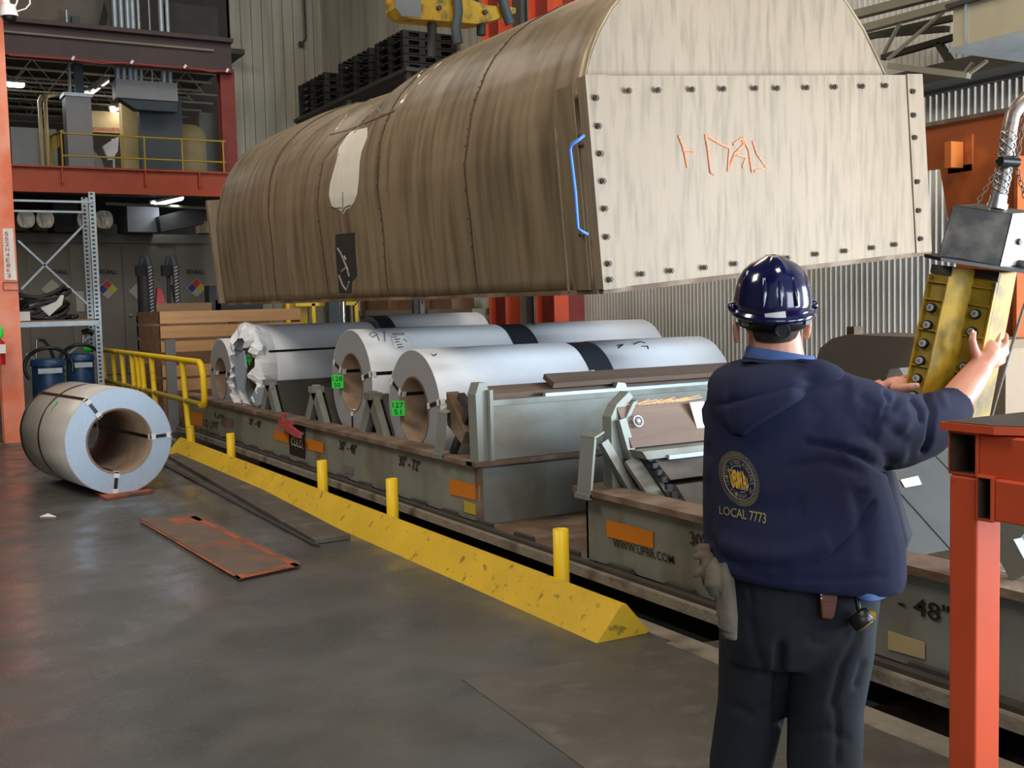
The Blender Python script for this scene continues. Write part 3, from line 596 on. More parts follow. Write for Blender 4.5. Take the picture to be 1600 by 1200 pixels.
# bollards
BX = PX-.05
for k, (x, y, lab) in enumerate(((360, 680, 'yellow pipe bollard beside the railing end, farthest along the curb'), (503, 723, 'second yellow pipe bollard from the railing'), (612, 752, 'third yellow pipe bollard, below the far end of the 30"-72" marking'), (876, 832, 'nearest yellow pipe bollard, left of the website lettering'))):
    p = at(x, y, X=BX); t = thing('pipe_bollard', (BX, p.y, 0), lab, 'bollard', 'yellow bollards along the pit edge')
    r = .045; b = MB(); n = 20; zt = p.z+.02
    ring = lambda rr, z: [(BX+rr*math.cos(2*PI*i/n), p.y+rr*math.sin(2*PI*i/n), z) for i in range(n)]
    b.rings([ring(r, .0), ring(r, zt), ring(r-.008, zt), ring(r-.008, zt-.1)], True, True); b.build('pipe', m_yel, t)
    b = MB(); b.rings([ring(r-.008, zt-.02), ring(.001, zt-.021)], True, False); b.build('pipe_mouth', m_dark, t)

# curb
t = thing('wheel_curb', (3.12, 8, 0), 'long yellow triangular curb along the rail pit', 'curb')
b = MB()
for k, (ya_, yb_) in enumerate(((4.395, 13.35),)):
    n = 18
    R_ = []
    for i in range(n+1):
        y = ya_+(yb_-ya_)*i/n; R_.append([(2.965, y, 0), (3.285, y, 0), (3.145, y, .165), (3.115, y, .165)])
    b.rings(R_, True, True, 0, False)
b.build('curb_body', m_yelcurb, t)
# floor plate and boards
b = MB(); q = [at(x, y, Z=0) for x, y in ((262, 716), (292, 708), (548, 843), (492, 851))]; b.slab([(p.x, p.y, .004) for p in q], (0, 0, .03)); simple('floor_plank', b, m_dplank, 'long dark grimy plank lying beside the yellow curb', 'plank')
b = MB(); q = [at(x, y, Z=0) for x, y in ((244, 722), (251, 720), (500, 856), (488, 853))]; b.slab([(p.x, p.y, .002) for p in q], (0, 0, .015)); simple('metal_strip', b, m_dgrey, 'thin dark metal strip along the left edge of the grimy plank', 'strip')
b = MB(); q = [at(x, y, Z=0) for x, y in ((218, 814), (305, 806), (470, 884), (373, 905))]; b.slab([(p.x, p.y, .002) for p in q], (0, 0, .018)); pb_ = simple('plywood_board', b, m_ply2, 'orange-brown stained board lying flat on the open floor', 'board')
for e_ in (((373, 905), (470, 884), (462, 879), (365, 900)), ((305, 806), (470, 884), (462, 886), (297, 808)), ((262, 811), (305, 806), (318, 813), (275, 818)), ((218, 814), (373, 905), (377, 903), (222, 814))):
    b = MB(); b.slab([(p.x, p.y, .0202) for p in (at(x, y, Z=.02) for x, y in e_)], (0, 0, .0008)); b.build('painted_edge', m_ply, pb_)
b = MB(); q = [at(x, y, Z=0) for x, y in ((148, 772), (232, 764), (240, 770), (165, 782))]; b.slab([(p.x, p.y, .002) for p in q], (0, 0, .018)); simple('coil_chock', b, m_ply, 'small reddish wooden chock under the front of the floor coil', 'chock')
b = MB(); q = [at(x, y, Z=0) for x, y in ((62, 808), (75, 803), (88, 808))]; b.slab([(p.x, p.y, .002) for p in q], (0, 0, .004)); simple('paper_scrap', b, m_clip, 'small white paper scrap on the floor left of the board', 'paper')

# ================================================================ COILS
def coil(c, a, L, R, r, label, mwrap, mface, band=0, straps=(10, 165, 270), gird=(), group='steel coils in the rail car', far=False, tagp=None, tagtext=None, wrapoff=0.0, base=None):
    """c near face centre, a axis direction pointing away, band = dark length before the wrap begins"""
    c, a = V3(c), V3(a).normalized(); side = a.cross(V3((0, 0, 1))).normalized(); up = side.cross(a).normalized()
    org = V3((c.x+a.x*L/2, c.y+a.y*L/2, c.z-R)); t = thing('steel_coil', org, label, 'steel coil', group)
    n = 96
    def ring(rr, d, f=None): return [c+a*d+(side*math.cos(2*PI*i/n)+up*math.sin(2*PI*i/n))*(rr if f is None else f(rr, 2*PI*i/n)) for i in range(n)]
    b = MB(); b.rings([ring(r+.018, 0), ring(R-.006, 0)], True, False, 0, False); b.rings([ring(R-.006, 0), ring(R-.006, L)], True, False); b.rings([ring(R-.006, L), ring(r+.018, L)], True, False, 0, False)
    g = b.build('steel_winding', mface, t)
    b = MB()
    g = g
    b = MB(); b.rings([ring(r+.018, -.004), ring(r, -.004), ring(r, L+.004), ring(r+.018, L+.004)], True, False); b.build('core_tube', m_core, t)
    fw = lambda rr, th: rr+.003*math.sin(5*th+1)+.002*math.sin(13*th)
    b = MB(); b.rings([ring(R-.006, band+.001), ring(R, band, fw), ring(R+.002, band+(L-band)*.5, fw), ring(R, L-.001, fw), ring(R-.006, L-.001)], True, False)
    b.build('wrap', mwrap, t)
    if band: b = MB(); b.rings([ring(R-.002, 0), ring(R-.002, band)], True, False); b.build('dark_end_band', m_band, t)  # dark ring over the length ahead of the wrap
    for th in straps:
        th = math.radians(th); d = side*math.cos(th)+up*math.sin(th); tv = -side*math.sin(th)+up*math.cos(th)
        b = MB(); wd = .016
        b.obox(c-a*.003+d*(r+R)/2, d, tv, a, (R-r)/2+.004, wd, .0015)
        b.obox(c+a*L/2+d*(R+.003), a, tv, d, L/2+.004, wd, .0015)
        b.obox(c+a*L/2+d*(r-.003), a, tv, d, L/2+.004, wd, .0015)
        b.obox(c+a*(L+.003)+d*(r+R)/2, d, tv, a, (R-r)/2+.004, wd, .0015)
        s = b.build('eye_strap', m_strap, t)
        for rr in (r+.03, R-.03): b = MB(); b.obox(c-a*.006+d*rr, d, tv, a, .020, .025, .002); b.obox(c+a*.02+d*(R+.005 if rr > (r+R)/2 else r-.006), a, tv, d, .02, .025, .002); b.build('edge_guard', m_clip, s)
    for gd in gird:
        b = MB(); b.rings([ring(R+.004, gd-.016), ring(R+.007, gd-.016), ring(R+.007, gd+.016), ring(R+.004, gd+.016)], True, False); s = b.build('girth_strap', m_strap, t)
    if tagp:
        th, rr = math.radians(tagp[0]), tagp[1]; d = side*math.cos(th)+up*math.sin(th); cc = c-a*.008+d*rr; k = tagp[2]
        rgt = (a*.75-V3((0, 1, 0))*.66).normalized(); nn = rgt.cross(V3((0, 0, 1))).normalized(); nn = nn if nn.dot(a) < 0 else -nn; cc = cc+nn*k*.75
        b = MB(); b.obox(cc, rgt, V3((0, 0, 1)), nn, k*.92, k, .002); g = b.build('green_tag', m_tagg, t)
        b = MB()
        l1, l2 = tagtext
        o1 = cc+nn*.004+V3((0, 0, k*.8))-rgt*k*.75
        text(b, l1, o1, o1+rgt*k*1.5, o1-V3((0, 0, k*.7))); o2 = o1-V3((0, 0, k*.95)); text(b, l2, o2+rgt*k*.2, o2+rgt*k*1.2, o2+rgt*k*.2-V3((0, 0, k*.65)))
        b.build('handwriting', m_text, g)
    t['_axis'] = 0
    return t, c, a, side, up
AX = (1, 0, 0)
# row 1 (nearest)
cA = coil((3.8, 8.22, .80), AX, 1.44, .50, .265, 'white wrapped coil nearest the camera in the rail car, green tag on its core', m_paper, m_steel, straps=(12, 152, 268), tagp=(178, .26, .062, -1), tagtext=('127', '51'))
coil((5.25, 8.22, .80), AX, 1.50, .50, .27, 'white wrapped coil directly behind the nearest one, by the steel bulkhead', m_paper, m_steel, band=.24, straps=(30,))
coil((3.8, 9.55, .965), AX, 1.50, .485, .255, 'white wrapped coil with a printed label and handwriting, second in the front row', m_paper, m_steel, straps=(12, 158, 268), tagp=(180, .29, .062, -1), tagtext=('128', '50'))
coil((5.32, 9.55, .965), AX, 1.75, .485, .255, 'white wrapped coil in the back row below the orange columns', m_paper, m_steel, band=.26, straps=(180,))
cC = coil((3.85, 12.65, .97), AX, 1.40, .50, .26, 'white coil in a loose torn paper wrap spilling over its end', m_paper, m_steel, straps=(12, 158), tagp=(160, .28, .062, -1), tagtext=('128', '50'))
coil((5.28, 12.65, 1.05), AX, 1.48, .50, .26, 'bluish white coil in the back row directly under the hood edge', m_paper, m_steel, band=.2, straps=())
coil((3.8, 13.95, .80), AX, 1.30, .50, .25, 'farthest coil in the front row, beside the railing end', m_paper, m_steel, straps=(12, 165))
# printed label and marks on row 2 coil
def oncoil(cy, cz, R, x, y, off=.004):   # picture point -> point on the wrap of a coil with its axis along X
    r = at(x, y, D=1)-V3((0, 0, CH)); oy, oz = -cy, CH-cz
    A = r.y*r.y+r.z*r.z; B = 2*(oy*r.y+oz*r.z); C_ = oy*oy+oz*oz-(R+off)**2
    d = B*B-4*A*C_; tt = (-B-math.sqrt(max(d, 0)))/(2*A); return r*tt+V3((0, 0, CH))
def marks(name, cyz, strokes, par, mm, r=.003):
    b = MB()
    for s in strokes:
        pts = []
        for i in range(len(s)-1):
            for k in range(4): pts.append(oncoil(*cyz, s[i][0]+(s[i+1][0]-s[i][0])*k/4, s[i][1]+(s[i+1][1]-s[i][1])*k/4))
        pts.append(oncoil(*cyz, *s[-1])); b.tube(pts, r, 5)
    return b.build(name, mm, par)
coils = [o for o in THINGS if o.name.startswith('steel_coil')]
c1, c1b, c2, c2b, c3, c3b, c4 = coils
k2 = (9.55, .965, .487); k1 = (8.22, .80, .502)
b = MB(); g = [[oncoil(*k2, 610+(640-610)*u+8*v, 521+v*24, .006) for u in (0, .33, .66, 1)] for v in (0, .25, .5, .75, 1)]; b.rings(g, False, False)
lb = b.build('printed_label', m_clip, c2)
marks('print', k2, [[(612, 522), (631, 521)], [(613, 524), (632, 523)], [(613, 527), (620, 527)], [(616, 531), (625, 530)], [(617, 535), (624, 534)], [(620, 539), (628, 538)], [(621, 543), (630, 542)], [(630, 530), (636, 534)]], lb, m_text, .006)
marks('handwriting', k2, [[(577, 522), (584, 519), (589, 522), (582, 527), (577, 523)], [(589, 522), (592, 532)], [(598, 520), (601, 518), (601, 533)]], c2, m_gduct, .004)
marks('tick_mark', k1, [[(674, 553), (677, 556), (682, 553)]], c1, m_text, .004)
marks('tick_mark', (9.55, .965, .487), [[(831, 504), (834, 508), (837, 504)]], c2b, m_text, .004)
marks('handwriting', k1, [[(964, 540), (974, 538), (966, 544)], [(990, 538), (1000, 534), (1008, 536)], [(1002, 541), (1012, 541), (1013, 545)]], c1b, m_text, .005)
# torn wrap: flared ragged collar + tongue
b = MB(); n = 72; R_ = []
random.seed(5)
for j, (d, rr) in enumerate(((1.38, .507), (.9, .508), (.35, .508), (.1, .51), (0, .52), (-.08, .545), (-.14, .52), (-.16, .46), (-.13, .40))):
    ring_ = []
    for i in range(n):
        a = 2*PI*i/n; wv = .035*math.sin(a*5+j*.8)+.035*math.sin(a*11+1.7*j)+.03*math.sin(a*19+j)+.02*random.uniform(-1, 1)
        k = min(1, max(0, j-3)/4); s_ = .10 if math.sin(a) < -.3 else 0
        ring_.append((3.85+d+wv*k*.8, 12.65-math.cos(a)*(rr+wv*k*.8+s_*k), .97+math.sin(a)*(rr+wv*k*.7+s_*.4*k)))
    R_.append(ring_)
b.rings(R_[:4], True, False, 0, True).rings(R_[3:], True, False, 0, False)
o = b.build('torn_paper_collar', m_paper, c3); md = o.modifiers.new('s', 'SOLIDIFY'); md.thickness = .004
b = MB(); b.slab([at(x, y, X=3.70) for x, y in ((389, 625), (400, 606), (425, 604), (420, 618), (405, 634))], (.01, 0, .0)); b.slab([at(x, y, X=3.72) for x, y in ((366, 585), (368, 560), (380, 548), (384, 575), (380, 615), (372, 608))], (.02, 0, 0)); b.build('torn_paper_flap', m_steelb, c3)
b = MB(); b.tube([oncoil(12.65, .97, .512, x, y) for x, y in ((420, 549), (460, 547), (520, 544), (560, 542))], .012, 4); b.build('eye_strap', m_strap, c3)

# floor coil
cn = at(187, 690, D=10.15); cf_ = at(97, 656, D=11.45)
cn.z = .49; cf_.z = .49
fc = coil(cn, cf_-cn, 1.42, .487, .285, 'tan paper wrapped steel coil with pale blue daylit end standing on the aisle floor', m_tan, m_steelb, straps=(2, 125, 262), gird=(.78, 1.36), group='floor coil')
tF, cF, aF, sF, uF = fc
del tF['group']
b = MB(); th = math.radians(140); d = sF*math.cos(th)+uF*math.sin(th); p = cF+aF*.62+d*.492; b.obox(p, aF+sF*.3, d.cross(aF), d, .03, .05, .002); g = b.build('green_tag', m_tagg, tF)

# ================================================================ RAIL CAR
W0 = 3.6; ZL = .565; ZB = .16; YA = 6.76; YB = 5.42; CX1 = 6.75
car = thing('coil_rail_car', (5.2, 5, -.2), 'grey-green railroad coil car standing in the sunken track, open cradles above its side sills', 'rail car')
def sill(y0, y1, nm):
    b = MB(); b.box(W0, W0+.02, y0, y1, ZB-.02, ZL-.02).box(CX1-.02, CX1, y0, y1, ZB-.02, ZL-.02)
    s = b.build(nm, m_green, car)
    if y0 == YA: b = MB(); b.box(W0-.012, W0+.03, YA-.012, YA+.03, ZB, ZL-.035); b.build('corner_angle', m_rust, s)
    b = MB(); b.box(W0-.05, W0+.16, y0, y1, ZL-.035, ZL).box(CX1-.16, CX1+.05, y0, y1, ZL-.035, ZL); b.build('top_lip', m_rust, s)
    return s
sA = sill(YA, 15.1, 'side_sill'); sB = sill(-3, YB, 'side_sill')
for y in (YA, YB-.02):
    b = MB(); b.box(W0, CX1, y, y+.02, ZB-.04, ZL-.02); e = b.build('end_plate', m_green, car)
    b = MB(); yy = y-.06 if y == YA else y-.05; b.box(W0-.05, CX1, yy, yy+.14, ZL-.03, ZL+.002); b.build('end_lip', m_rust, e)
b = MB(); b.box(W0-.11, CX1+.1, -3, 15.1, .075, .12); b.build('deck', m_rust, car)
b = MB(); b.box(W0-.12, W0-.11, -3, 15.1, .07, .125); b.box(W0-.11, W0-.0, -3, 15.1, .12, .128); b.build('deck_edge_angle', m_conc, car)
b = MB(); b.box(W0-.07, W0-.02, -3, 15.1, .13, .138); b.box(W0-.09, W0-.045, -3, 15.1, .128, .15)
for k in range(34):
    y = 15-k*.53; b.box(W0-.045, W0-.015, y, y+.22, .128, .17)
b.build('floor_bead', m_dgrey, car)
b = MB(); b.box(4.6, 5.8, -3, 15.1, -.55, .05); b.build('centre_sill', m_dark, car)
for y in (1.0, 3.6, 13):
    b = MB(); b.cyl((4.2, y, -.75), (4.35, y, -.75), .42, 32).cyl((6.05, y, -.75), (6.2, y, -.75), .42, 32).cyl((4.2, y, -.75), (6.2, y, -.75), .08, 12); b.build('wheel_set', m_rust, car)
# cradles (inverted V trestles) and troughs, section A
for y, zp in ((8.87, .90), (10.28, .88), (11.72, .88)):
    for x in (3.72,):
        b = MB()
        b.bar((x, y+.02, zp), (x, y-.26, ZL-.08), .12, .06, (1, 0, 0)); b.bar((x, y-.02, zp), (x, y+.26, ZL-.08), .12, .06, (1, 0, 0)); b.obox((x, y, zp-.01), (1, 0, 0), (0, 1, 0), (0, 0, 1), .06, .06, .03)
        b.build('cradle_trestle', m_green, car)
    b = MB(); b.hexa([(3.78, y-.33, .45), (CX1-.1, y-.33, .45), (CX1-.1, y-.28, .45), (3.78, y-.28, .45), (3.78, y-.06, zp), (CX1-.1, y-.06, zp), (CX1-.1, y, zp), (3.78, y, zp)])
    b.hexa([(3.78, y+.28, .45), (CX1-.1, y+.28, .45), (CX1-.1, y+.33, .45), (3.78, y+.33, .45), (3.78, y, zp), (CX1-.1, y, zp), (CX1-.1, y+.06, zp), (3.78, y+.06, zp)])
    b.build('trough_plate', m_dgrey, car)
b = MB(); b.box(4.05, CX1-.1, 10.5, 11.4, .2, .84); b.build('trough_liner', m_black, car)
# bulkhead at end of section A
b = MB(); b.box(3.68, 6.6, YA+.0, YA+.03, ZL, .945); bh = b.build('bulkhead_plate', m_green2, car)
b = MB(); b.box(3.68, 6.6, YA-.02, YA+.08, .945, .985); b.build('bulkhead_cap', m_green, bh)
b = MB(); b.obox((5.1, YA+.16, 1.02), (1, 0, 0), (0, 1, .35), (0, -.35, 1), 1.42, .07, .025); b.build('bulkhead_timber', m_plank, bh)
b = MB(); b.obox((5.45, YA+.10, 1.085), (1, 0, 0), (0, 1, .45), (0, -.45, 1), 1.2, .075, .02); b.build('upper_timber', m_plank, bh)
b = MB(); b.obox((5.4, YA+.0, 1.0), (1, 0, 0), (0, 1, .2), (0, 0, 1), 1.25, .02, .012); b.build('bright_edge', m_galv, bh)
for x in (4.75, 5.75, 6.3): b = MB(); b.slab([(x, YA-.02, .985), (x+.12, YA-.02, .985), (x+.10, YA-.02, 1.04), (x+.03, YA-.02, 1.05)], (0, .05, 0)); b.build('timber_clip', m_galv, bh)
b = MB(); b.slab([(3.6, YA-.01, ZL), (3.69, YA-.01, ZL), (3.69, YA-.01, 1.06), (3.675, YA-.01, 1.11), (3.62, YA-.01, 1.11), (3.59, YA-.01, 1.03)], (0, .12, 0)); b.box(3.675, 3.7, YA-.06, YA-.01, ZL, 1.06); b.build('bulkhead_post', m_green, car)
b = MB(); b.bar((3.66, YA+.15, .98), (3.66, YA+.5, ZL), .05, .04, (1, 0, 0)); b.bar((3.66, YA+.1, .85), (3.66, YA+.35, 1.0), .05, .05, (1, 0, 0)); b.build('post_brace', m_dgrey, car)
b = MB(); b.slab([(3.62, YA+.22, .75), (3.62, YA+.5, 1.02), (3.62, YA+.5, .78), (3.62, YA+.28, .66)], (.1, 0, 0)); b.build('brace_gusset', m_rust, car)
def strap_hook(y, z1, z2, wd):
    b = MB(); b.slab([(W0-.06, y, z1), (W0-.06, y-wd, z1), (W0-.02, y-wd, z2), (W0-.02, y, z2)], (.015, 0, 0)); b.slab([(W0-.02, y, z2), (W0-.02, y-wd, z2), (W0+.05, y-wd+.0, z2+.03), (W0+.05, y, z2+.03)], (0, .0, .012)); b.box(W0-.075, W0-.045, y-wd, y, z1-.01, z1+.02); b.build('hold_down_strap', m_green, car)
strap_hook(7.33, .55, .86, .13)
strap_hook(5.43, .52, .86, .14)
# section B end frame
yb = 5.38
b = MB(); b.slab([(3.70, yb, ZL-.05), (3.78, yb, ZL-.05), (3.78, yb, 1.0), (3.86, yb, 1.09), (3.83, yb, 1.12), (3.74, yb, 1.05), (3.70, yb, .98)], (0, -.09, 0)); b.slab([(3.84, yb, 1.06), (3.87, yb, 1.07), (3.76, yb, .88), (3.74, yb, .9)], (0, -.12, 0)); b.build('end_post', m_green, car)
b = MB(); b.bar(at(942, 690, Y=5.3), at(1006, 800, Y=5.2), .05, .05, (0, 1, 0)); b.build('diagonal_brace', m_green, car)
b = MB(); b.bar(at(968, 655, Y=5.28), at(985, 715, Y=5.25), .05, .07, (0, 1, 0)); b.build('pad_bracket', m_green, car)
b = MB(); b.bar(at(985, 718, Y=5.22), at(1040, 800, Y=5.0), .09, .03, (0, 1, 0)); b.bar(at(1002, 712, Y=5.25), at(1062, 805, Y=5.0), .025, .04, (0, 1, 0)); b.build('trestle_leg', m_green, car)
b = MB(); b.box(3.74, 4.5, 5.38, 5.40, .4, .8); b.build('end_web', m_green, car)
b = MB(); b.box(3.76, 6.5, 5.36, 5.44, .86, .94); b.build('end_cap', m_green, car)
x0_, x1_ = 3.74, 6.4
b = MB(); b.hexa([(x0_+.05, 5.21, .80), (x1_, 5.21, .80), (x1_, 5.28, .79), (x0_+.05, 5.28, .79), (x0_, 5.29, 1.035), (x1_, 5.29, 1.035), (x1_, 5.36, 1.02), (x0_, 5.36, 1.02)]); pd = b.build('inclined_timber', m_plank, car)
b = MB(); c_ = at(997, 658, Y=5.225); b.torus(c_, (0, -.95, .3), .032, .006, 20, 6); b.ball(c_, .018, .012, .018, 10, 6); b.build('timber_bolt', m_galv, pd)
b = MB(); b.slab([at(x, y, Y=5.235+(668-y)*-.0) for x, y in ((1078, 629), (1100, 627), (1108, 668), (1090, 671))], (0, .01, 0)); b.build('pale_patch', m_clip, pd)
b = MB()
for k in range(14):
    x = 3.76+k*.035; b.bar((x, 5.30, 1.037), (x+.10+.05*(k % 3), 5.285-.01*(k % 2), 1.050+.006*(k % 4)), .008, .006)
b.build('splintered_edge', m_wood, pd)
b = MB(); b.hexa([(x0_+.06, 5.08, .745), (x1_, 5.08, .745), (x1_, 5.28, .745), (x0_+.06, 5.28, .745), (x0_+.04, 5.10, .79), (x1_, 5.10, .79), (x1_, 5.28, .79), (x0_+.04, 5.28, .79)]); b.build('pad_ledge', m_green, car)
b = MB(); b.box(x0_+.20, 4.6, 5.06, 5.09, .735, .76); b.build('bright_edge', m_galv, car)
b = MB(); b.hexa([(3.88, 4.97, .635), (x1_, 4.97, .635), (x1_, 5.02, .62), (3.88, 5.02, .62), (3.88, 5.12, .735), (x1_, 5.12, .735), (x1_, 5.17, .72), (3.88, 5.17, .72)]); b.build('inclined_plate', m_liner2, car)
b = MB(); b.hexa([(3.90, 4.62, .30), (x1_, 4.62, .30), (x1_, 4.67, .29), (3.90, 4.67, .29), (3.90, 4.95, .605), (x1_, 4.95, .605), (x1_, 5.0, .59), (3.90, 5.0, .59)]); b.build('inclined_plate', m_liner2, car)
b = MB()
for k in range(12): b.box(3.84, 3.88, 4.66+k*.042, 4.685+k*.042, .33+k*.036, .36+k*.036)
o = b.build('chain_slot', m_black, car); o['kind'] = 'stuff'
# section B cradle right of the man
b = MB()
for k in range(5):
    yy = 3.36-k*.13; b.hexa([(3.9, yy-.05, .32), (6.4, yy-.05, .32), (6.4, yy, .32), (3.9, yy, .32), (3.9, yy-.05, .40), (6.4, yy-.05, .40), (6.4, yy, .40), (3.9, yy, .40)])
b.box(3.75, 6.4, 2.4, 4.2, .2, .33); b.build('trough_floor', m_plank, car)
b = MB(); p, q = at(1548, 870, X=3.75), at(1600, 808, X=3.75); b.bar(p, q+(q-p)*.5, .1, .05, (1, 0, 0)); p, q = at(1575, 850, X=3.7), at(1602, 900, X=3.7); b.bar(p, q, .1, .05, (1, 0, 0)); b.build('cradle_trestle', m_green, car)
# markings on the side sill
XF = W0-.004
def sq(x0, y0, x1, y1, x2, y2, x3, y3, nm, mm, par=car, th=.003):
    b = MB(); b.slab([at(x0, y0, X=XF), at(x1, y1, X=XF), at(x2, y2, X=XF), at(x3, y3, X=XF)], (-th, 0, 0)); return b.build(nm, mm, par)
sq(703, 748, 750, 759, 750, 783, 703, 772, 'orange_reflector', m_otape); sq(948, 812, 1021, 831, 1021, 857, 949, 838, 'orange_reflector', m_otape)
sq(428, 671, 451, 677, 451, 693, 428, 686, 'orange_reflector', m_otape); sq(477, 684, 505, 692, 505, 708, 478, 701, 'orange_reflector', m_otape); sq(298, 642, 318, 647, 316, 667, 300, 663, 'orange_reflector', m_otape)
sq(1388, 985, 1445, 1004, 1445, 1030, 1388, 1014, 'notice_plate', m_tank); sq(537, 726, 552, 730, 552, 742, 538, 738, 'notice_plate', m_gduct); sq(725, 782, 748, 790, 748, 806, 726, 800, 'notice_plate', m_nyel)
sq(345, 651, 364, 655, 364, 668, 346, 664, 'faded_panel', m_rust)
bp_ = sq(451, 655, 477, 662, 477, 717, 453, 709, 'black_panel', m_text)
def words(s, tl, tr, bl, mm=m_text, par=car, bold=.0, X=XF-.003):
    b = MB(); text(b, s, at(*tl, X=X), at(*tr, X=X), at(*bl, X=X), bold=bold); b.build('lettering', mm, par)
words('WWW.UPRR.COM', (957, 841), (1052, 868), (958, 854), bold=.01)
words('30" - 48"', (1077, 829), (1150, 850), (1078, 850), bold=.008)
words('30" - 48"', (1340, 905), (1484, 948), (1340, 932), bold=.008)
words('30" - 48"', (530, 687), (557, 695), (530, 702), bold=.02)
words('30" - 72"', (623, 710), (656, 720), (623, 727), bold=.02)
words('30" - 48"', (389, 652), (408, 658), (389, 663), bold=.02)
words('72"', (467, 673), (474, 676), (467, 684), m_wtext, bp_, X=XF-.006); words('CULD.', (455, 683), (474, 689), (455, 695), m_wtext, bp_, X=XF-.006)
words('UP', (335, 645), (350, 649), (335, 652)); words('LD LMT', (318, 654), (341, 660), (318, 665))
# red hand brake bracket
t = car
b = MB(); b.slab([at(x, y, X=3.50) for x, y in ((432, 663), (452, 664), (467, 676), (468, 685), (460, 683))], (.02, 0, 0)); b.slab([at(x, y, X=3.52) for x, y in ((434, 657), (455, 658), (455, 664), (434, 664))], (.06, 0, 0)); b.tube([at(443, 660, X=3.55), at(443, 646, X=3.55)], .025, 10); b.build('hinged_step', m_redp, car)
# inclined liner plate and planks right of the worker
b = MB(); b.hexa([(3.9, 3.42, .46), (6.3, 3.42, .46), (6.3, 3.5, .44), (3.9, 3.5, .44), (3.9, 3.86, .84), (6.3, 3.86, .84), (6.3, 3.92, .82), (3.9, 3.92, .82)]); ln_ = b.build('liner_plate', m_liner, car)
LN = V3((0, -.38, .44)).normalized()*0+V3((0, -.654, .756))
b = MB(); lp = lambda x, f, o=.003: V3((x, 3.42+.44*f, .46+.38*f))+LN*o
for x in (4.3, 4.75, 5.3, 5.9): b = MB(); b.bar(lp(x, 0), lp(x-.05, 1), .012, .003, LN); b.build('plate_seam', m_dark, ln_)
def atp(x, y, p0, n):
    r = at(x, y, D=1)-V3((0, 0, CH)); return V3((0, 0, CH))+r*((V3(p0)-V3((0, 0, CH))).dot(n)/r.dot(n))
b = MB(); b.slab([atp(x, y, lp(4, 0, .004), LN) for x, y in ((1407, 750), (1434, 744), (1440, 757), (1414, 762))], LN*.002); b.build('white_label', m_clip, ln_)
b = MB(); b.hexa([(3.9, 4.0, .5), (6.3, 4.0, .5), (6.3, 4.05, .5), (3.9, 4.05, .5), (3.9, 4.2, .82), (6.3, 4.2, .82), (6.3, 4.25, .82), (3.9, 4.25, .82)]); o = b.build('rear_planking', m_plank, car)
b = MB()
for k in range(9): b.bar((4.0+k*.22, 3.995, .52), (4.0+k*.22, 4.195, .82), .02, .004, (0, -.8, .5))
b.build('plank_gap', m_dark, o)
# brown rounded cover beyond
b = MB(); R_ = []
for x in (6.85, 7.34):
    R_.append([(x, 5.0, 0), (x, 5.0, 1.25), (x, 5.05, 1.31), (x, 6.45, 1.335), (x, 6.62, 1.30), (x, 6.75, 1.22), (x, 6.83, 1.05), (x, 6.86, .7), (x, 6.86, 0)])
b.rings(R_, True, True, 0, False); simple('rounded_steel_cover', b, m_brown, 'brown rounded steel cover standing by the corrugated wall beyond the worker', 'cover')
b = MB(); p = at(1337, 520, X=7.4); p = at(1337, 520, X=6.95); b.box(6.9, 7.0, p.y-.03, p.y+.05, 1.3, at(1337, 510, X=6.95).z); simple('cover_lug', b, m_rust, 'short dark lug sticking up from the brown steel cover', 'lug')
b = MB(); b.slab([at(x, y, X=5.2) for x, y in ((1382, 600), (1390, 577), (1405, 575), (1413, 588), (1408, 602))], (.1, 0, 0)); simple('silver_clamp', b, m_chrome, 'silver metal piece visible between the left hand and the brown cover', 'metal piece')

# ================================================================ SUSPENDED HOOD
YH = 5.4; LH = 7.85
D0 = at(935, 452, Y=YH); C0 = at(1448, 392, Y=YH); eu = (C0-D0); WH = eu.length; eu.normalize(); ev = V3((-eu.z, 0, eu.x)); el = V3((0, 1, .003))
hood = thing('coil_car_hood', D0+eu*WH/2, 'huge weathered beige arched steel hood hanging crooked above the rail car', 'hood')
PRF = [(0, 0), (-.004, .30), (-.004, .60), (.0, .88), (.03, 1.06), (.075, 1.22), (.13, 1.36), (.20, 1.48), (.30, 1.61), (.44, 1.74), (.62, 1.85), (.85, 1.95), (1.1, 2.02), (1.4, 2.04), (1.65, 2.02), (1.9, 1.93), (2.08, 1.82), (2.22, 1.70), (2.36, 1.53), (2.46, 1.37), (2.55, 1.22), (2.66, .9), (2.72, .5), (2.74, 0)]
def hp(u, v, d=0, o=0): return D0+eu*u+ev*v+el*d
def prof(f):          # f in 0..len-1
    i = min(int(f), len(PRF)-2); t_ = f-i; return (PRF[i][0]*(1-t_)+PRF[i+1][0]*t_, PRF[i][1]*(1-t_)+PRF[i+1][1]*t_)
def dent(u, v, d):
    """buckled roof panel between the 3rd and 5th seams"""
    k = 0
    a = math.exp(-((d-4.3)/.55)**2)*max(0, min(1, (v-1.25)/.4))*.16
    a += math.exp(-((d-5.4)/.4)**2)*max(0, min(1, (v-1.35)/.4))*.10
    a += .015*math.sin(d*2.1+v*3)*math.exp(-((v-.9)/.8)**2)
    return a
ND = 90; SUB = 4
R_ = []
for i in range(ND+1):
    d = .04+(LH-.08)*i/ND; ring_ = []
    for j in range((len(PRF)-1)*SUB+1):
        u, v = prof(j/SUB); k = dent(u, v, d); cx, cy = 1.35, .9
        L_ = math.hypot(u-cx, v-cy); ring_.append(hp(u+(cx-u)/L_*k, v+(cy-v)/L_*k, d))
    R_.append(ring_)
b = MB(); b.rings(R_, False, False, 0, True)
shell = b.build('arched_shell', m_hood, hood); sd = shell.modifiers.new('s', 'SOLIDIFY'); sd.thickness = .01; sd.offset = 1
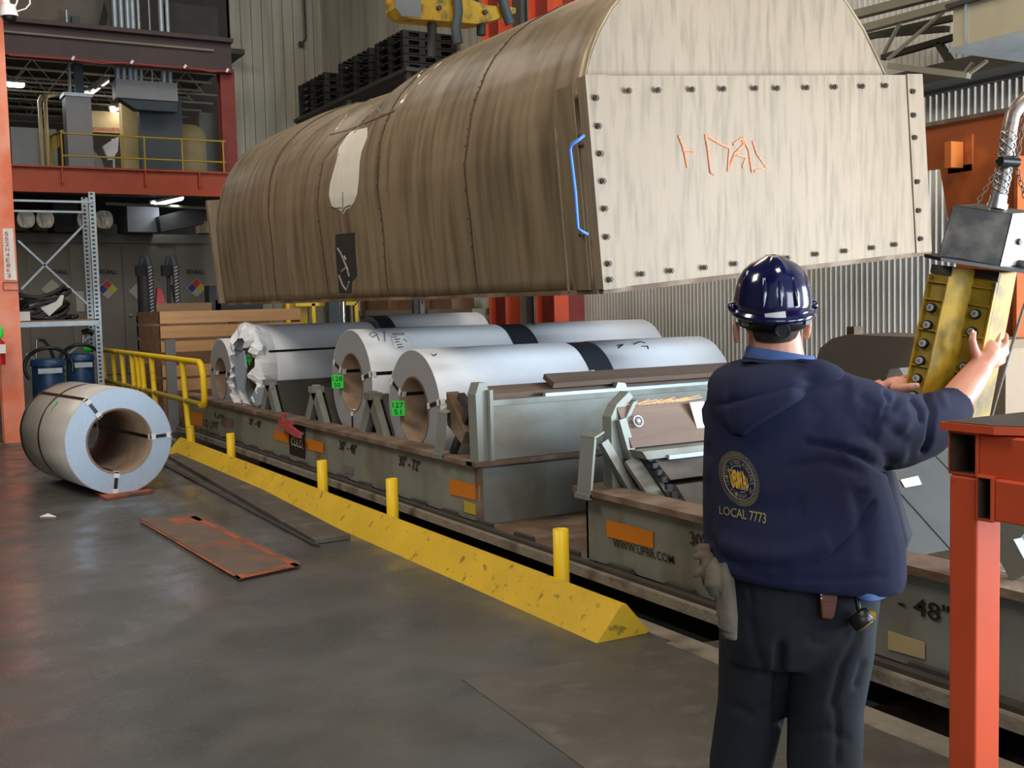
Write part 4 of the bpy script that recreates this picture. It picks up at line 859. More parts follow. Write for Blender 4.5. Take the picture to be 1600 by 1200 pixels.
def shellpt(f, d, off=.006):
    u, v = prof(f); k = dent(u, v, d); cx, cy = 1.35, .9; L_ = math.hypot(u-cx, v-cy); return hp(u+(cx-u)/L_*(k-off-.004), v+(cy-v)/L_*(k-off-.004), d)
for d in (1.45, 3.0, 4.35, 5.85):
    b = MB(); pts = [shellpt(j/3, d+.01*math.sin(j*.9), .001) for j in range((len(PRF)-1)*3+1)]; b.tube(pts, .014, 5); s = b.build('panel_seam', m_seam, hood)
    b = MB()
    for j in range(2, 48): b.ball(shellpt(j/3+.1, d+.02+.01*math.sin(j*3), .004), .009, .009, .009, 6, 4)
    o = b.build('rivets', m_bolt, s); o['kind'] = 'stuff'
# gable: lower rectangular end panel + arched end
H1 = 1.215
for d, nm in ((0, 'end_panel'), (LH, 'far_end_panel')):
    b = MB(); w0 = -.0 if d == 0 else -.08; b.hexa([hp(w0, 0, d-.04), hp(WH, 0, d-.04), hp(WH, 0, d+.04), hp(w0, 0, d+.04), hp(w0, H1, d-.04), hp(WH-.03, H1, d-.04), hp(WH-.03, H1, d+.04), hp(w0, H1, d+.04)]); ep = b.build(nm, m_gable, hood)
    b = MB(); top = [q_ for q_ in PRF if q_[1] > 1.2]; dd = d+.05 if d == 0 else d-.05; b.slab([hp(u, v, dd) for u, v in top][::-1], el*.02); b.build('arched_end', m_gable, hood)
    if d == 0:
        b = MB()
        for u0, u1 in ((.0, .165), (WH-.165, WH-.01)): b = MB(); b.hexa([hp(u0, -.005, -.052), hp(u1, -.005, -.052), hp(u1, -.005, -.04), hp(u0, -.005, -.04), hp(u0, H1+.004, -.052), hp(u1, H1+.004, -.052), hp(u1, H1+.004, -.04), hp(u0, H1+.004, -.04)]); b.build('edge_strip', m_gable, ep)
        def bolt(x, y):
            p = at(x, y, Y=YH-.06); b = MB(); b.cyl(p, p+V3((0, -.012, 0)), .019, 6).cyl(p, p+V3((0, -.022, 0)), .010, 8); b.build('bolt', m_bolt, ep)
        for x, y in ((931, 153), (935, 197), (938, 240), (942, 283), (945, 326), (948, 370), (951, 412), (953, 437),
                     (982, 142), (1028, 141), (1081, 140), (1130, 139), (1180, 138), (1214, 138), (1260, 137), (1304, 136), (1347, 135), (1383, 134),
                     (1426, 143), (1427, 180), (1429, 215), (1433, 284), (1435, 329), (1438, 373),
                     (1003, 428), (1048, 423), (1101, 418), (1148, 412), (1196, 407), (1230, 403), (1275, 397), (1320, 392), (1363, 387), (1398, 382)): bolt(x, y)
        b = MB()
        for st in (((1060, 212), (1068, 232), (1074, 262)), ((1066, 234), (1083, 236)), ((1102, 210), (1106, 235), (1110, 270), (1116, 272)), ((1104, 212), (1125, 225), (1140, 232), (1137, 268)), ((1145, 226), (1158, 216), (1162, 226), (1148, 240), (1138, 266)), ((1160, 215), (1170, 235), (1175, 270)), ((1176, 220), (1182, 240), (1197, 262), (1178, 268)), ((1150, 242), (1165, 246), (1160, 262))):
            b.tube([at(x, y, Y=YH-.041) for x, y in st], .009, 5)
        b.build('chalk_scrawl', m_scrawl, ep)
        b = MB(); b.hexa([hp(.01, -.03, -.03), hp(WH, -.03, -.03), hp(WH, -.03, .0), hp(.01, -.03, .0), hp(.01, -.0, -.045), hp(WH, -.0, -.045), hp(WH, -.0, .0), hp(.01, -.0, .0)]); b.build('bottom_seal', m_rust, ep)
b = MB(); b.hexa([hp(-.01, -.028, 0), hp(.05, -.028, 0), hp(.05, -.028, LH), hp(-.01, -.028, LH), hp(-.01, 0, 0), hp(.05, 0, 0), hp(.05, 0, LH), hp(-.01, 0, LH)]); b.hexa([hp(WH-.12, -.028, 0), hp(WH-.05, -.028, 0), hp(WH-.05, -.028, LH), hp(WH-.12, -.028, LH), hp(WH-.12, 0, 0), hp(WH-.05, 0, 0), hp(WH-.05, 0, LH), hp(WH-.12, 0, LH)]); b.build('bottom_rail', m_rust, hood)
b = MB(); b.tube([shellpt(0.0, .30, .01), shellpt(3.5, .30, .01)], .012, 6).slab([hp(-.02, .0, .05), hp(-.02, 1.18, .05), hp(-.02, 1.18, .22), hp(-.02, .0, .22)], V3((-.008, 0, 0))); b.build('side_flange', m_hood, hood)
# blue grab handle
b = MB(); b.tube([at(912, 212, X=3.60), at(905, 218, X=3.55), at(893, 226, X=3.53), at(891, 234, X=3.53), at(899, 300, X=3.53), at(903, 357, X=3.53), at(910, 362, X=3.56), at(918, 366, X=3.6)], .010, 8); b.build('grab_handle', m_blue, hood)
for y in (212, 226, 366): b = MB(); p = at(908, y, X=3.63); b.ball(p, .016, .02, .016, 8, 6); b.build('handle_bolt', m_bolt, hood)
# emblem patch (white shield) and black plate painted on the shell: projected on the real shell
bvh = BVHTree.FromPolygons([tuple(p) for r in R_ for p in r], [(i*len(R_[0])+j, i*len(R_[0])+j+1, (i+1)*len(R_[0])+j+1, (i+1)*len(R_[0])+j) for i in range(ND) for j in range(len(R_[0])-1)])
def onmesh(bv, x, y, off=.012):
    r = (at(x, y, D=1)-V3((0, 0, CH))).normalized(); h = bv.ray_cast(V3((0, 0, CH)), r)
    if h[0] is None: return None
    n = h[1]; n = n if n.dot(r) < 0 else -n; return h[0]+n*off
def decal(bv, rows, nm, mm, par, off=.012, nx=8):
    """rows: (y, xleft, xright, yright) outline spans"""
    g = []
    for (xl, yl, xr, yr) in rows: g.append([onmesh(bv, xl+(xr-xl)*k/nx, yl+(yr-yl)*k/nx, off) for k in range(nx+1)])
    b = MB(); b.rings(g, False, False); return b.build(nm, mm, par)
def interp(rows, n):
    out = []
    for i in range(len(rows)-1):
        for k in range(n): out.append(tuple(rows[i][j]+(rows[i+1][j]-rows[i][j])*k/n for j in range(4)))
    out.append(rows[-1]); return out
sh = [(549, 207, 576, 200), (543, 214, 576, 215), (535, 226, 572, 225), (531, 232, 567, 238), (528, 250, 564, 255), (521, 275, 563, 278), (517, 290, 562, 288), (516, 305, 560, 303), (519, 318, 555, 316), (523, 325, 549, 324), (530, 327, 543, 327), (536, 330, 541, 330), (538, 334, 539, 334)]
decal(bvh, interp(sh, 4), 'white_shield', m_white, hood)
pl = [(526, 366, 556, 363), (526, 390, 557, 390), (528, 420, 559, 420), (530, 435, 560, 430), (531, 450, 552, 440), (532, 458, 551, 458)]
bk = decal(bvh, interp(pl, 4), 'black_plate', m_black, hood)
def strokes(bv, ss, nm, mm, par, r, off=.013):
    b = MB()
    for s in ss:
        pts = []
        for i in range(len(s)-1):
            for k in range(5):
                q_ = onmesh(bv, s[i][0]+(s[i+1][0]-s[i][0])*k/5, s[i][1]+(s[i+1][1]-s[i][1])*k/5, off)
                if q_: pts.append(q_)
        q_ = onmesh(bv, *s[-1], off)
        if q_: pts.append(q_)
        if len(pts) > 1: b.tube(pts, r, 5)
    return b.build(nm, mm, par)
strokes(bvh, [[(530, 388), (535, 396), (541, 410), (545, 420), (548, 432)], [(536, 424), (544, 418)], [(532, 430), (538, 446), (544, 454), (548, 440)], [(540, 400), (543, 406)]], 'grey_smear', m_smear, bk, .011)
strokes(bvh, [[(518, 322), (527, 325), (536, 324), (538, 331)], [(538, 331), (541, 324), (550, 320)], [(538, 300), (538, 326)]], 'shield_outline', m_gduct, hood, .006)
# bright scrape creases on the buckled roof
strokes(bvh, [[(690, 85), (668, 104), (650, 128), (638, 145), (630, 160), (620, 172), (607, 178)], [(607, 178), (598, 180), (592, 172), (585, 165), (575, 152)]], 'bright_crease', m_crease, hood, .014, .006)
strokes(bvh, [[(570, 148), (556, 163), (543, 180), (525, 205)], [(700, 90), (676, 112), (655, 133)]], 'bright_crease', m_crease, hood, .008, .005)
strokes(bvh, [[(517, 212), (545, 205), (575, 193), (603, 181), (618, 175)]], 'torn_seam', m_seam, hood, .010, .006)
strokes(bvh, [[(632, 160), (650, 148), (690, 140), (740, 130), (755, 126)]], 'roof_crease', m_crease, hood, .006, .003)

# ================================================================ LIFTING BEAM ABOVE THE HOOD
cl = at(712, 10, Y=9.0)
t = thing('lifting_tongs', cl, 'worn yellow lifting beam with dark blue tongs above the hood', 'lifting tongs')
YT = 9.2
b = MB(); pts = [at(x, y, Y=YT) for x, y in ((617, -12), (618, 12), (628, 25), (645, 29), (745, 37), (770, 32), (806, 20), (806, 12), (760, 8), (700, -12))]; b.slab(pts, (0, .22, 0)); bm = b.build('beam_body', m_pend, t)
b = MB(); b.slab([at(x, y, Y=YT-.01) for x, y in ((617, -12), (618, 12), (628, 25), (658, 28), (657, -12))], (0, .008, 0)); b.build('worn_face', m_gduct, bm)
for x, y in ((685, 13), (757, 20)): b = MB(); p = at(x, y, Y=YT-.01); b.cyl(p, p+V3((0, -.03, 0)), .022, 10); b.build('pivot_bolt', m_bolt, bm)
for pts in ([(712, -30), (716, 20), (712, 45), (716, 68)], [(778, -30), (788, 10), (797, 38)]):
    b = MB(); b.tube([at(x, y, Y=YT-.06) for x, y in pts], .042, 8, 0, True, 1.3); b.build('tong_arm', m_sblue, t)
for x, y0_, y1_ in ((675, 32, 90), (752, 34, 55)): b = MB(); b.tube([at(x, y0_, Y=YT+.1), at(x, y1_, Y=YT+.1)], .045, 8); b.build('tong_leg', m_dark, t)
for x_ in (690, 745): p = at(x_, -20, Y=YT+.1); b = MB(); b.cyl(p-UZ_*.15, (p.x, p.y, 12), .018, 8); b.build('hoist_rope', m_dark, t)
b = MB(); b.tube([at(705, -30, Y=YT-.05), at(782, -5, Y=YT-.05)], .05, 8); b.build('cross_tie', m_sblue, t)

# ================================================================ RIGHT-HAND WALL THINGS
# orange built-up columns
def hcol(xn, label, plate=False):
    p = at(xn, 470, X=8.02); y1_ = p.y
    t = thing('wall_column', (8.15, y1_, 0), label, 'column', 'orange columns along the corrugated wall')
    b = MB(); b.box(8.02, 8.25, y1_, y1_+.02, 0, 10); b.build('front_flange', m_orange, t)
    b = MB(); b.box(8.12, 8.14, y1_+.02, y1_+.48, 0, 10); b.build('web', m_red, t)  # same orange column; the dark red carries the shade between its flanges
    b = MB(); b.box(8.02, 8.25, y1_+.48, y1_+.5, 0, 10); b.build('rear_flange', m_orange, t)
    if plate: b = MB(); b.box(8.25, 8.7, y1_+.0, y1_+.03, 0, 10); b.build('side_plate', m_red, t)
hcol(790, 'orange built-up wall column, left one of the pair seen under the hood'); hcol(866, 'orange built-up wall column with a brown side plate, right one of the pair', True)
p = at(824, 470, X=8.25); b = MB(); b.cyl((8.3, p.y, 0), (8.3, p.y, 9), .05, 10); simple('grey_downpipe', b, m_sblue, 'dark grey downpipe between the two orange wall columns', 'pipe')
b = MB(); p = at(533, 50, Y=22.4); b.box(p.x-.07, p.x+.03, 22.35, 22.45, 0, 11); simple('red_corner_pipe', b, m_red, 'thin red vertical member at the corner of the tall pale wall', 'pipe')
b = MB(); p = at(541, 50, Y=22.0); b.box(p.x, p.x+.08, 22.0, 22.3, 0, 11); simple('black_corner_post', b, m_dark, 'black vertical post right of the thin red member', 'post')
b = MB(); b.tube([at(475, -30, Y=22.4), at(476, 10, Y=22.4), at(478, 60, Y=22.4), at(472, 68, Y=22.4)], .02, 6); b.obox(at(471, 69, Y=22.38), (1, 0, 0), (0, 1, 0), (0, 0, 1), .05, .03, .05); simple('hanging_cable', b, m_dark, 'black cable with a small plug hanging on the tall pale wall', 'cable')
# pallet stacks on a high rack
t = thing('pallet_shelf', (8, 18.5, 0), 'dark high steel shelf carrying the black pallets, behind the hood', 'shelf')
ZP = 5.36
b = MB(); b.box(7.45, 8.45, 16.0, 21.3, ZP-.06, ZP); b.build('deck', m_dgrey, t)
for y in (16.1, 18.6, 21.2):
    for x in (7.5, 8.36): b = MB(); b.box(x, x+.08, y, y+.08, 0, ZP-.06); b.build('leg', m_dgrey, t)
def pallet(x0, x1, y0, y1, z):
    b = MB(); h = .125
    for k in range(3): b.box(x0, x1, y0+(y1-y0-.1)*k/2, y0+(y1-y0-.1)*k/2+.1, z, z+.02)
    for i in range(4):
        for k in range(3): xx = x0+(x1-x0-.1)*i/3; yy = y0+(y1-y0-.1)*k/2; b.box(xx, xx+.1, yy, yy+.1, z+.02, z+.085)
    for k in range(7): yy = y0+(y1-y0-.12)*k/6; b.box(x0, x1, yy, yy+.12, z+.085, z+h-.012)
    return b
for s, (y0_, y1_, n, nm, x1_) in enumerate(((19.66, 21.1, 5, 'leftmost', 8.3), (17.54, 18.97, 5, 'middle', 8.3), (16.2, 17.32, 5, 'rightmost', 8.45))):
    src = pallet(7.5, x1_, y0_, y1_, 0)
    first = None
    for k in range(n):
        z = ZP+k*.125; lab = 'black plastic pallet, %s in the %s stack above the hood' % (('lowest', 'second from the bottom', 'middle one', 'second from the top', 'topmost')[k], nm)
        org = ((7.5+x1_)/2, (y0_+y1_)/2, z)
        if first is None:
            bb = MB(); bb.v = [v+V3((0, 0, z)) for v in src.v]; bb.f = src.f; bb.m = src.m; bb.sm = src.sm
            first = bb.build('plastic_pallet', m_grating, None, org); tag(first, lab, 'pallet', 'black pallets in the %s stack' % nm)
        else:
            c = first.copy(); COL.objects.link(c); c.location = org; c['label'] = lab; THINGS.append(c)
# big rust-orange frame on the right
t = thing('gantry_frame', (7.6, 5.8, 0), 'big rust-orange steel frame with a deep beam before the corrugated wall', 'frame')
XG = 7.5
zt1, zb1 = at(1500, 190, X=XG).z, at(1487, 261, X=XG).z
b = MB(); b.box(XG, XG+.03, 2.5, 7.2, zb1, zt1); b.build('beam_web', m_brick, t)
b = MB(); b.box(XG-.05, XG+.1, 2.5, 7.2, zt1, zt1+.03); b.build('beam_top_flange', m_rust, t)
yl = at(1471, 300, X=XG).y; yr = at(1598, 600, X=XG).y; y2 = at(1540, 640, X=XG).y
b = MB(); b.slab([(XG-.02, yl, zb1), (XG-.02, yr, zb1), (XG-.02, yr, 0), (XG-.02, y2, 0), (XG-.02, y2, 1.3), (XG-.02, at(1500, 500, X=XG).y, 1.75)], (.05, 0, 0)); b.build('haunched_post', m_brick, t)
b = MB(); b.box(XG-.12, XG+.02, yr-.03, yr, 0, zb1+.0); b.build('post_flange', m_brick, t)
b = MB(); p = at(1484, 245, X=XG-.1); b.box(XG-.16, XG, p.y-.06, p.y+.0, p.z-.09, p.z+.11); b.build('bracket', m_brk, t); b = MB(); b.box(XG-.02, XG, p.y-.14, p.y+.08, p.z-.12, p.z+.16); b.build('bracket_plate', m_brick, t)
b = MB(); b.box(XG-.04, XG-.02, y2-.8, y2+.1, at(1560, 535, X=XG).z-.02, at(1560, 528, X=XG).z); b.build('dark_band', m_dgrey, t)
# cream boxed heater, trusses
t = thing('unit_heater', at(1545, 80, X=7), 'cream sheet-metal heater box hanging at the upper right', 'heater')
z0_, z1_ = at(1500, 72, X=7).z, at(1500, 10, X=7).z; ya_, yb_ = at(1489, 50, X=7).y, at(1660, 50, X=7).y
b = MB(); b.box(7, 8.05, yb_, ya_, z0_, z1_); hb = b.build('casing', m_cream, t)
b = MB(); b.box(6.98, 7.0, ya_-.12, ya_-.11, z0_, z1_).box(6.98, 8.22, yb_, ya_+.02, z0_-.03, z0_); b.build('seam', m_galv, hb)
b = MB(); b.box(6.95, 8.06, yb_, ya_+.03, z1_, z1_+.03); b.build('top_rim', m_dgrey, hb)
for x_, y_ in ((7.1, ya_-.1), (7.9, ya_-.1), (7.1, yb_+.1), (7.9, yb_+.1)): b = MB(); b.cyl((x_, y_, z1_), (x_, y_, 12), .012, 6); b.build('hanger_rod', m_trussd, hb)
def trbar(t, x0, y0, x1, y1, wd, mm, nm, XA=7.3, XB=7.3): b = MB(); b.bar(at(x0, y0, X=XA), at(x1, y1, X=XB), wd, wd*.7); b.build(nm, mm, t)
t = thing('roof_truss', at(1400, 60, X=7.8), 'grey steel roof truss between the hood and the cream heater box', 'truss')
trbar(t, 1330, 25, 1530, -25, .10, m_truss, 'top_chord', 7.8, 7.8); trbar(t, 1350, 45, 1500, 5, .09, m_truss, 'upper_chord', 7.8, 7.8); trbar(t, 1390, 103, 1514, 118, .07, m_truss, 'bottom_chord', 7.8, 7.9)
for a_ in ((1381, 84, 1408, 32), (1387, 93, 1478, 15), (1508, 113, 1520, 98), (1516, 114, 1542, 95)): trbar(t, *a_, .03, m_truss, 'lattice_bar', 7.8, 7.8)
for a_ in ((1380, 90, 1495, 57), (1467, 68, 1495, 112), (1345, 60, 1490, 28), (1370, 55, 1480, 45), (1540, 0, 1620, 18)): trbar(t, *a_, .07, m_trussd, 'dark_strut', 8.2, 8.2)
b = MB(); b.box(8.1, 8.55, 3, 9, at(1540, 118, X=8.3).z, at(1540, 100, X=8.3).z+.05); simple('wall_girt', b, m_trussd, 'dark girt beam below the cream heater box', 'beam')

# ================================================================ ORANGE STAND (front right)
XS = 2.16
t = thing('steel_stand', (XS, 1.7, 0), 'chipped orange square-tube stand in the right foreground', 'stand')
def sp(x, y, X=XS): return at(x, y, X=X)
def otube(nm, x0, x1, y0, y1, z0, z1, axis, par=t, wall=.007):
    b = MB(); 
    if axis == 'x':
        A = [(y0, z0), (y1, z0), (y1, z1), (y0, z1)]; I = [(y0+wall, z0+wall), (y1-wall, z0+wall), (y1-wall, z1-wall), (y0+wall, z1-wall)]
        g = lambda P_, x: [(x, a, c) for a, c in P_]
        b.rings([g(I, x0), g(A, x0), g(A, x1)], True, False, 0, False)
    else: b.box(x0, x1, y0, y1, z0, z1)
    o = b.build(nm, m_orangep, par)
    if axis == 'x': c = MB(); c.rings([g(I, x0+.4), g(I, x0+.001)], True, False, 0, False); c.add([v for v in g(I, x0+.4)], [(0, 1, 2, 3)]); c.build('rusty_bore', m_bore, o)
    bv = o.modifiers.new('b', 'BEVEL'); bv.width = .005; bv.segments = 2; return o
yA, yB = sp(1480, 700).y, sp(1528, 700).y; zA, zB = sp(1500, 743).z, sp(1500, 673).z
otube('end_tube', XS, XS+.9, yB, yA, zA, zB, 'x')
otube('side_tube', XS+.002, XS+.09, yB-1.2, yB, zA+.002, zB-.004, 'y')
yC, yD = sp(1529, 780).y, sp(1557, 780).y; zC, zD = sp(1545, 815).z, sp(1545, 742).z
otube('lower_end_tube', XS-.012, XS+.9, yD, yC, zC, zD, 'x')
otube('lower_side_tube', XS-.008, XS+.05, yD-1.2, yD, zC+.004, zD-.006, 'y')
pA, pB = sp(1483, 900), sp(1526, 900)
otube('post', XS-.001, XS+.085, pB.y, pA.y, 0, zA-.001, 'y')
b = MB(); k = .02; b.slab([(XS-.02, yA+.005, zB+.001), (XS-.02, sp(1562, 680).y, zB+.001), (XS+.05, sp(1562, 680).y-.1, zB+.001), (XS+.25, yB-1.2, zB+.001), (XS+.9, yB-1.2, zB+.001), (XS+.9, yA+.02, zB+.001)], (0, 0, .018)); tp = b.build('top_plate', [m_orangep], t)
b = MB(); b.slab([(XS-.012, yA, zB+.02), (XS-.012, sp(1562, 680).y+.005, zB+.02), (XS+.05, sp(1562, 680).y-.09, zB+.02), (XS+.27, yB-1.19, zB+.02), (XS+.89, yB-1.19, zB+.02), (XS+.89, yA+.01, zB+.02)], (0, 0, .001)); b.build('dusty_top', m_dgrey, tp)
b = MB(); b.box(XS+.8, XS+.885, yA-.09, yA, 0, zA-.001).box(XS, XS+.085, yB-1.2, yB-1.115, 0, zA); b.build('rear_post', m_orangep, t)
#PART2
# ================================================================ PENDANT CONTROL
def mp(x, y, D): return at(x, y, D=D)
Fh = V3((math.sin(ya), math.cos(ya), 0)); Rh = V3((math.cos(ya), -math.sin(ya), 0)); UZ = V3((0, 0, 1))
def topx(p):
    d = V3(p)-V3((0, 0, CH)); zc = d.dot(Fw); return 800+FP*d.dot(R2)/zc, 600+FP*d.dot(D2)/zc
t = thing('pendant_control', mp(1490, 640, 3.38), 'worn yellow double crane control pendant held in both hands of the worker', 'crane control')
def unit(A, B, C, K, btns, bars, nm):
    """A left edge, B near ridge, C right edge, K back edge: each (top px, bottom px)"""
    T = [mp(*q_[0]) for q_ in (A, B, C, K)]; Bt = [mp(*q_[1]) for q_ in (A, B, C, K)]
    b = MB(); b.hexa([Bt[0], Bt[1], Bt[2], Bt[3], T[0], T[1], T[2], T[3]]); o = b.build(nm, m_pend, t); bv = o.modifiers.new('b', 'BEVEL'); bv.width = .004; bv.segments = 2
    A0, A1, B0, B1 = T[0], Bt[0], T[1], Bt[1]
    fn = (B0-A0).cross(A1-A0).normalized()
    if fn.dot(Fh) > 0: fn = -fn
    def fp(u, v, o_=0): return (A0.lerp(A1, v)).lerp(B0.lerp(B1, v), u)+fn*o_
    b = MB(); b.slab([fp(.06, .1), fp(.94, .1), fp(.94, .97), fp(.06, .97)], fn*.001); b.build('button_panel', m_pendd, o)
    b = MB(); w_ = .003
    for u in (.03, .97): b.bar(fp(u, .07, .005), fp(u, .99, .005), .005, .012, fn)
    for v in bars: b.bar(fp(.02, v, .005), fp(.98, v, .005), .004, .012, fn)
    b.build('panel_rib', m_pend, o)
    for k, (u, v) in enumerate(btns):
        p = fp(u, v); b = MB(); b.cyl(p, p+fn*.012, .0155, 20); bb = b.build('push_button', m_blk, o)
        b = MB(); b.tube([p+fn*.012, p+fn*.017], .0105, 20); q_ = b.build('button_rim', m_rim, bb)
        b = MB(); b.tube([p+fn*.017, p+fn*.0185], .006, 14); b.build('button_symbol', m_gduct, bb)
    b = MB(); b.slab([fp(.0, .0, .002), fp(1, .0, .002), fp(1, .06, .002), fp(0, .06, .002)], fn*.002); b.build('grimy_top', m_pbox, o)
    return fp, fn
fpL, fnL = unit(((1457, 413, 3.37), (1411, 636, 3.37)), ((1490, 417, 3.31), (1440, 643, 3.31)), ((1525, 421, 3.36), (1478, 646, 3.36)), ((1494, 417, 3.43), (1450, 640, 3.43)),
     [(.45, .30), (.45, .42), (.45, .548), (.47, .668), (.5, .79), (.5, .91)], [.12, .24, .45, .70, .96], 'left_housing')
fpR, fnR = unit(((1523, 420, 3.37), (1478, 650, 3.37)), ((1563, 426, 3.31), (1516, 657, 3.31)), ((1590, 424, 3.37), (1547, 652, 3.37)), ((1552, 424, 3.43), (1505, 648, 3.43)),
     [(.42, .30), (.42, .42), (.4, .66), (.4, .80)], [.12, .24, .45, .70, .96], 'right_housing')
b = MB(); b.slab([mp(1444, 402, 3.30), mp(1470, 408, 3.22), mp(1606, 428, 3.26), mp(1604, 412, 3.5), mp(1480, 400, 3.5)], UZ*.01); b.build('guard_plate', m_blk, t)
b = MB(); T = [mp(1487, 320, 3.30), mp(1581, 334, 3.26), mp(1622, 331, 3.36), mp(1528, 318, 3.42)]; Bt = [mp(1464, 405, 3.30), mp(1561, 417, 3.26), mp(1602, 412, 3.36), mp(1505, 402, 3.42)]
b.hexa(Bt+T); o = b.build('junction_box', m_pbox, t); bv = o.modifiers.new('b', 'BEVEL'); bv.width = .004; bv.segments = 2
rn = (T[2]-T[1]).cross(Bt[1]-T[1]).normalized(); rn = -rn if rn.dot(Fh) > 0 else rn
b = MB(); b.slab([T[1]+rn*.002, T[2]+rn*.002, Bt[2]+rn*.002, Bt[1]+rn*.002], rn*.002); pl_ = b.build('side_cover', m_pboxl, o)
b = MB(); p = Bt[1].lerp(T[2], .45)+rn*.004; b.cyl(p, p+rn*.008, .010, 8); p = Bt[1].lerp(Bt[2], .7)+rn*.008; b.ball(p, .02, .02, .015, 10, 6); b.build('cover_latch', m_dgrey, o)
fb = (T[1]-T[0]).cross(Bt[0]-T[0]).normalized(); fb = -fb if fb.dot(Fh) > 0 else fb
b = MB()
for x, y, r in ((1507, 350, .012), (1516, 347, .012), (1526, 353, .015), (1515, 362, .015), (1504, 365, .010), (1524, 362, .012), (1545, 378, .009), (1541, 366, .006)):
    b.ball(mp(x, y, 3.283+(1581-x)*.0004), r, .003, r*.8, 12, 6)
b.build('paint_remnant', m_pboxl, o)
b = MB(); b.tube([mp(1557, 328, 3.34), mp(1559, 318, 3.34)], .03, 8).tube([mp(1559, 318, 3.34), mp(1561, 306, 3.34)], .025, 14); b.build('cable_gland', m_chrome, t)
hs = [(1561, 306), (1566, 285), (1570, 260), (1574, 232), (1577, 205), (1582, 180), (1592, 165), (1606, 152), (1640, 130)]
hp_ = [mp(x, y, 3.34) for x, y in hs]; e_ = hp_[-1]; b = MB(); b.tube(hp_+[e_+Rh*.10+UZ*.10, e_+Rh*.13+UZ*.35, e_+Rh*.13+UZ*8], [.021, .021, .021, .021]+[.022]*8, 14); hz = b.build('flexible_conduit', m_hose, t)
b = MB()
for s in (1, -1):
    for ph in range(5):
        pts = []
        for i in range(26):
            f = i/25*4; k = min(int(f), 4); p = mp(*hs[k], 3.34).lerp(mp(*hs[k+1], 3.34), f-k); a = s*i*.42+ph*2*PI/5
            pts.append(p+Rh*.0225*math.cos(a)+Fh*.0225*math.sin(a))
        b.tube(pts, .0022, 4)
b.build('wire_braid', m_chrome, hz)
b = MB(); b.tube([mp(1563, 252, 3.30), mp(1590, 254, 3.32)], .015, 10); b.torus(mp(1573, 250, 3.34), (0, .1, 1), .028, .007, 20, 6); b.build('hose_clamp', m_blk, t)
def chain(p, q, nm, n):
    b = MB()
    for k in range(n):
        c_ = p.lerp(q, (k+.5)/n); ax = Fh if k % 2 else Rh; d = (q-p).normalized(); h = (q-p).length/n*.62
        sd_ = d.cross(ax).normalized(); pts = [c_+d*h*math.cos(2*PI*i/12)+sd_*.006*math.sin(2*PI*i/12) for i in range(13)]; b.tube(pts, .0018, 5)
    return b.build(nm, m_rust, t)
chain(mp(1564, 254, 3.32), mp(1524, 322, 3.33), 'chain', 9); chain(mp(1587, 256, 3.33), mp(1604, 318, 3.34), 'chain', 7); chain(mp(1604, 150, 3.36), mp(1590, 250, 3.35), 'chain', 9)
b = MB(); e_ = mp(1640, 380, 3.5); b.tube([e_+Rh*.4+UZ*8, e_+Rh*.08+UZ*.3, e_, mp(1600, 478, 3.5), mp(1575, 560, 3.5), mp(1548, 655, 3.5), mp(1530, 760, 3.5)], .0045, 8)
simple('steel_cable', b, m_cable, 'thin grey cable running diagonally in front of the orange haunched post', 'cable')

# ================================================================ WORKER
G0 = mp(1245, 1420, 3.05); G0.z = 0
man = thing('person', G0, 'worker seen from behind in navy hoodie and blue hard hat, pressing a crane control', 'person')
def ell(c, w_, d_, n=28, e=.85, dz=None):
    R_ = []
    for i in range(n):
        a = 2*PI*i/n; x = math.copysign(abs(math.cos(a))**e, math.cos(a))*w_; y = math.copysign(abs(math.sin(a))**e, math.sin(a))*d_
        R_.append(c+Rh*x+Fh*y+(UZ*dz(x/w_, y/d_) if dz else UZ*0))
    return R_
def row(xl, xr, y, D, hd, **k): c_ = mp((xl+xr)/2, y, D); return ell(c_, (xr-xl)/2/FP*D, hd, **k)
def ttube(b, pts, n=16, sx=1.0): return b.tube([mp(p[0], p[1], p[2]) for p in pts], [p[3] for p in pts], n, 0, True, sx)
# --- body (one continuous surface)
b = MB()
hc = mp(1207, 487, 3.04)
hF = (Fh*math.cos(.08)+Rh*math.sin(.08)); hR = hF.cross(UZ).normalized(); tilt = .20
hFt = (hF*math.cos(tilt)+UZ*math.sin(tilt)); hU = (UZ*math.cos(tilt)-hF*math.sin(tilt))
HM = Matrix((hR, hFt, hU)).transposed()
b.ball(hc, .079, .098, .108, 28, 18, 0, HM)
b.ball(hc+hFt*.045-hU*.055, .058, .058, .06, 20, 12, 0, HM)          # jaw
b.tube([mp(1217, 600, 3.07), mp(1213, 560, 3.06), mp(1209, 520, 3.05)], [.088, .076, .070], 20)
b.tube([hc+hFt*.094+hU*.012, hc+hFt*.115-hU*.02, hc+hFt*.10-hU*.03], [.010, .014, .010], 10)   # nose
b.tube([hc+hFt*.092-hU*.052-hR*.022, hc+hFt*.101-hU*.052, hc+hFt*.092-hU*.052+hR*.022], .007, 8)    # lips
b.tube([hc+hFt*.088+hU*.022-hR*.05, hc+hFt*.1+hU*.026, hc+hFt*.088+hU*.022+hR*.05], .010, 8)        # brow
for s in (-1, 1): b.ball(hc+hR*s*.034+hFt*.083+hU*.006, .016, .014, .013, 12, 8, 0, HM)
for s, (ex_, ey_) in ((1, (1262, 513)), (-1, (1150, 519))):
    e = mp(ex_, ey_, 3.05); b.ball(e, .009, .017, .033, 14, 10, 0, HM); b.ball(e-hU*.02-hR*s*.004, .008, .010, .014, 10, 8, 0, HM); b.ball(e+hR*s*.004+hU*.012, .006, .018, .02, 10, 8, 0, HM)
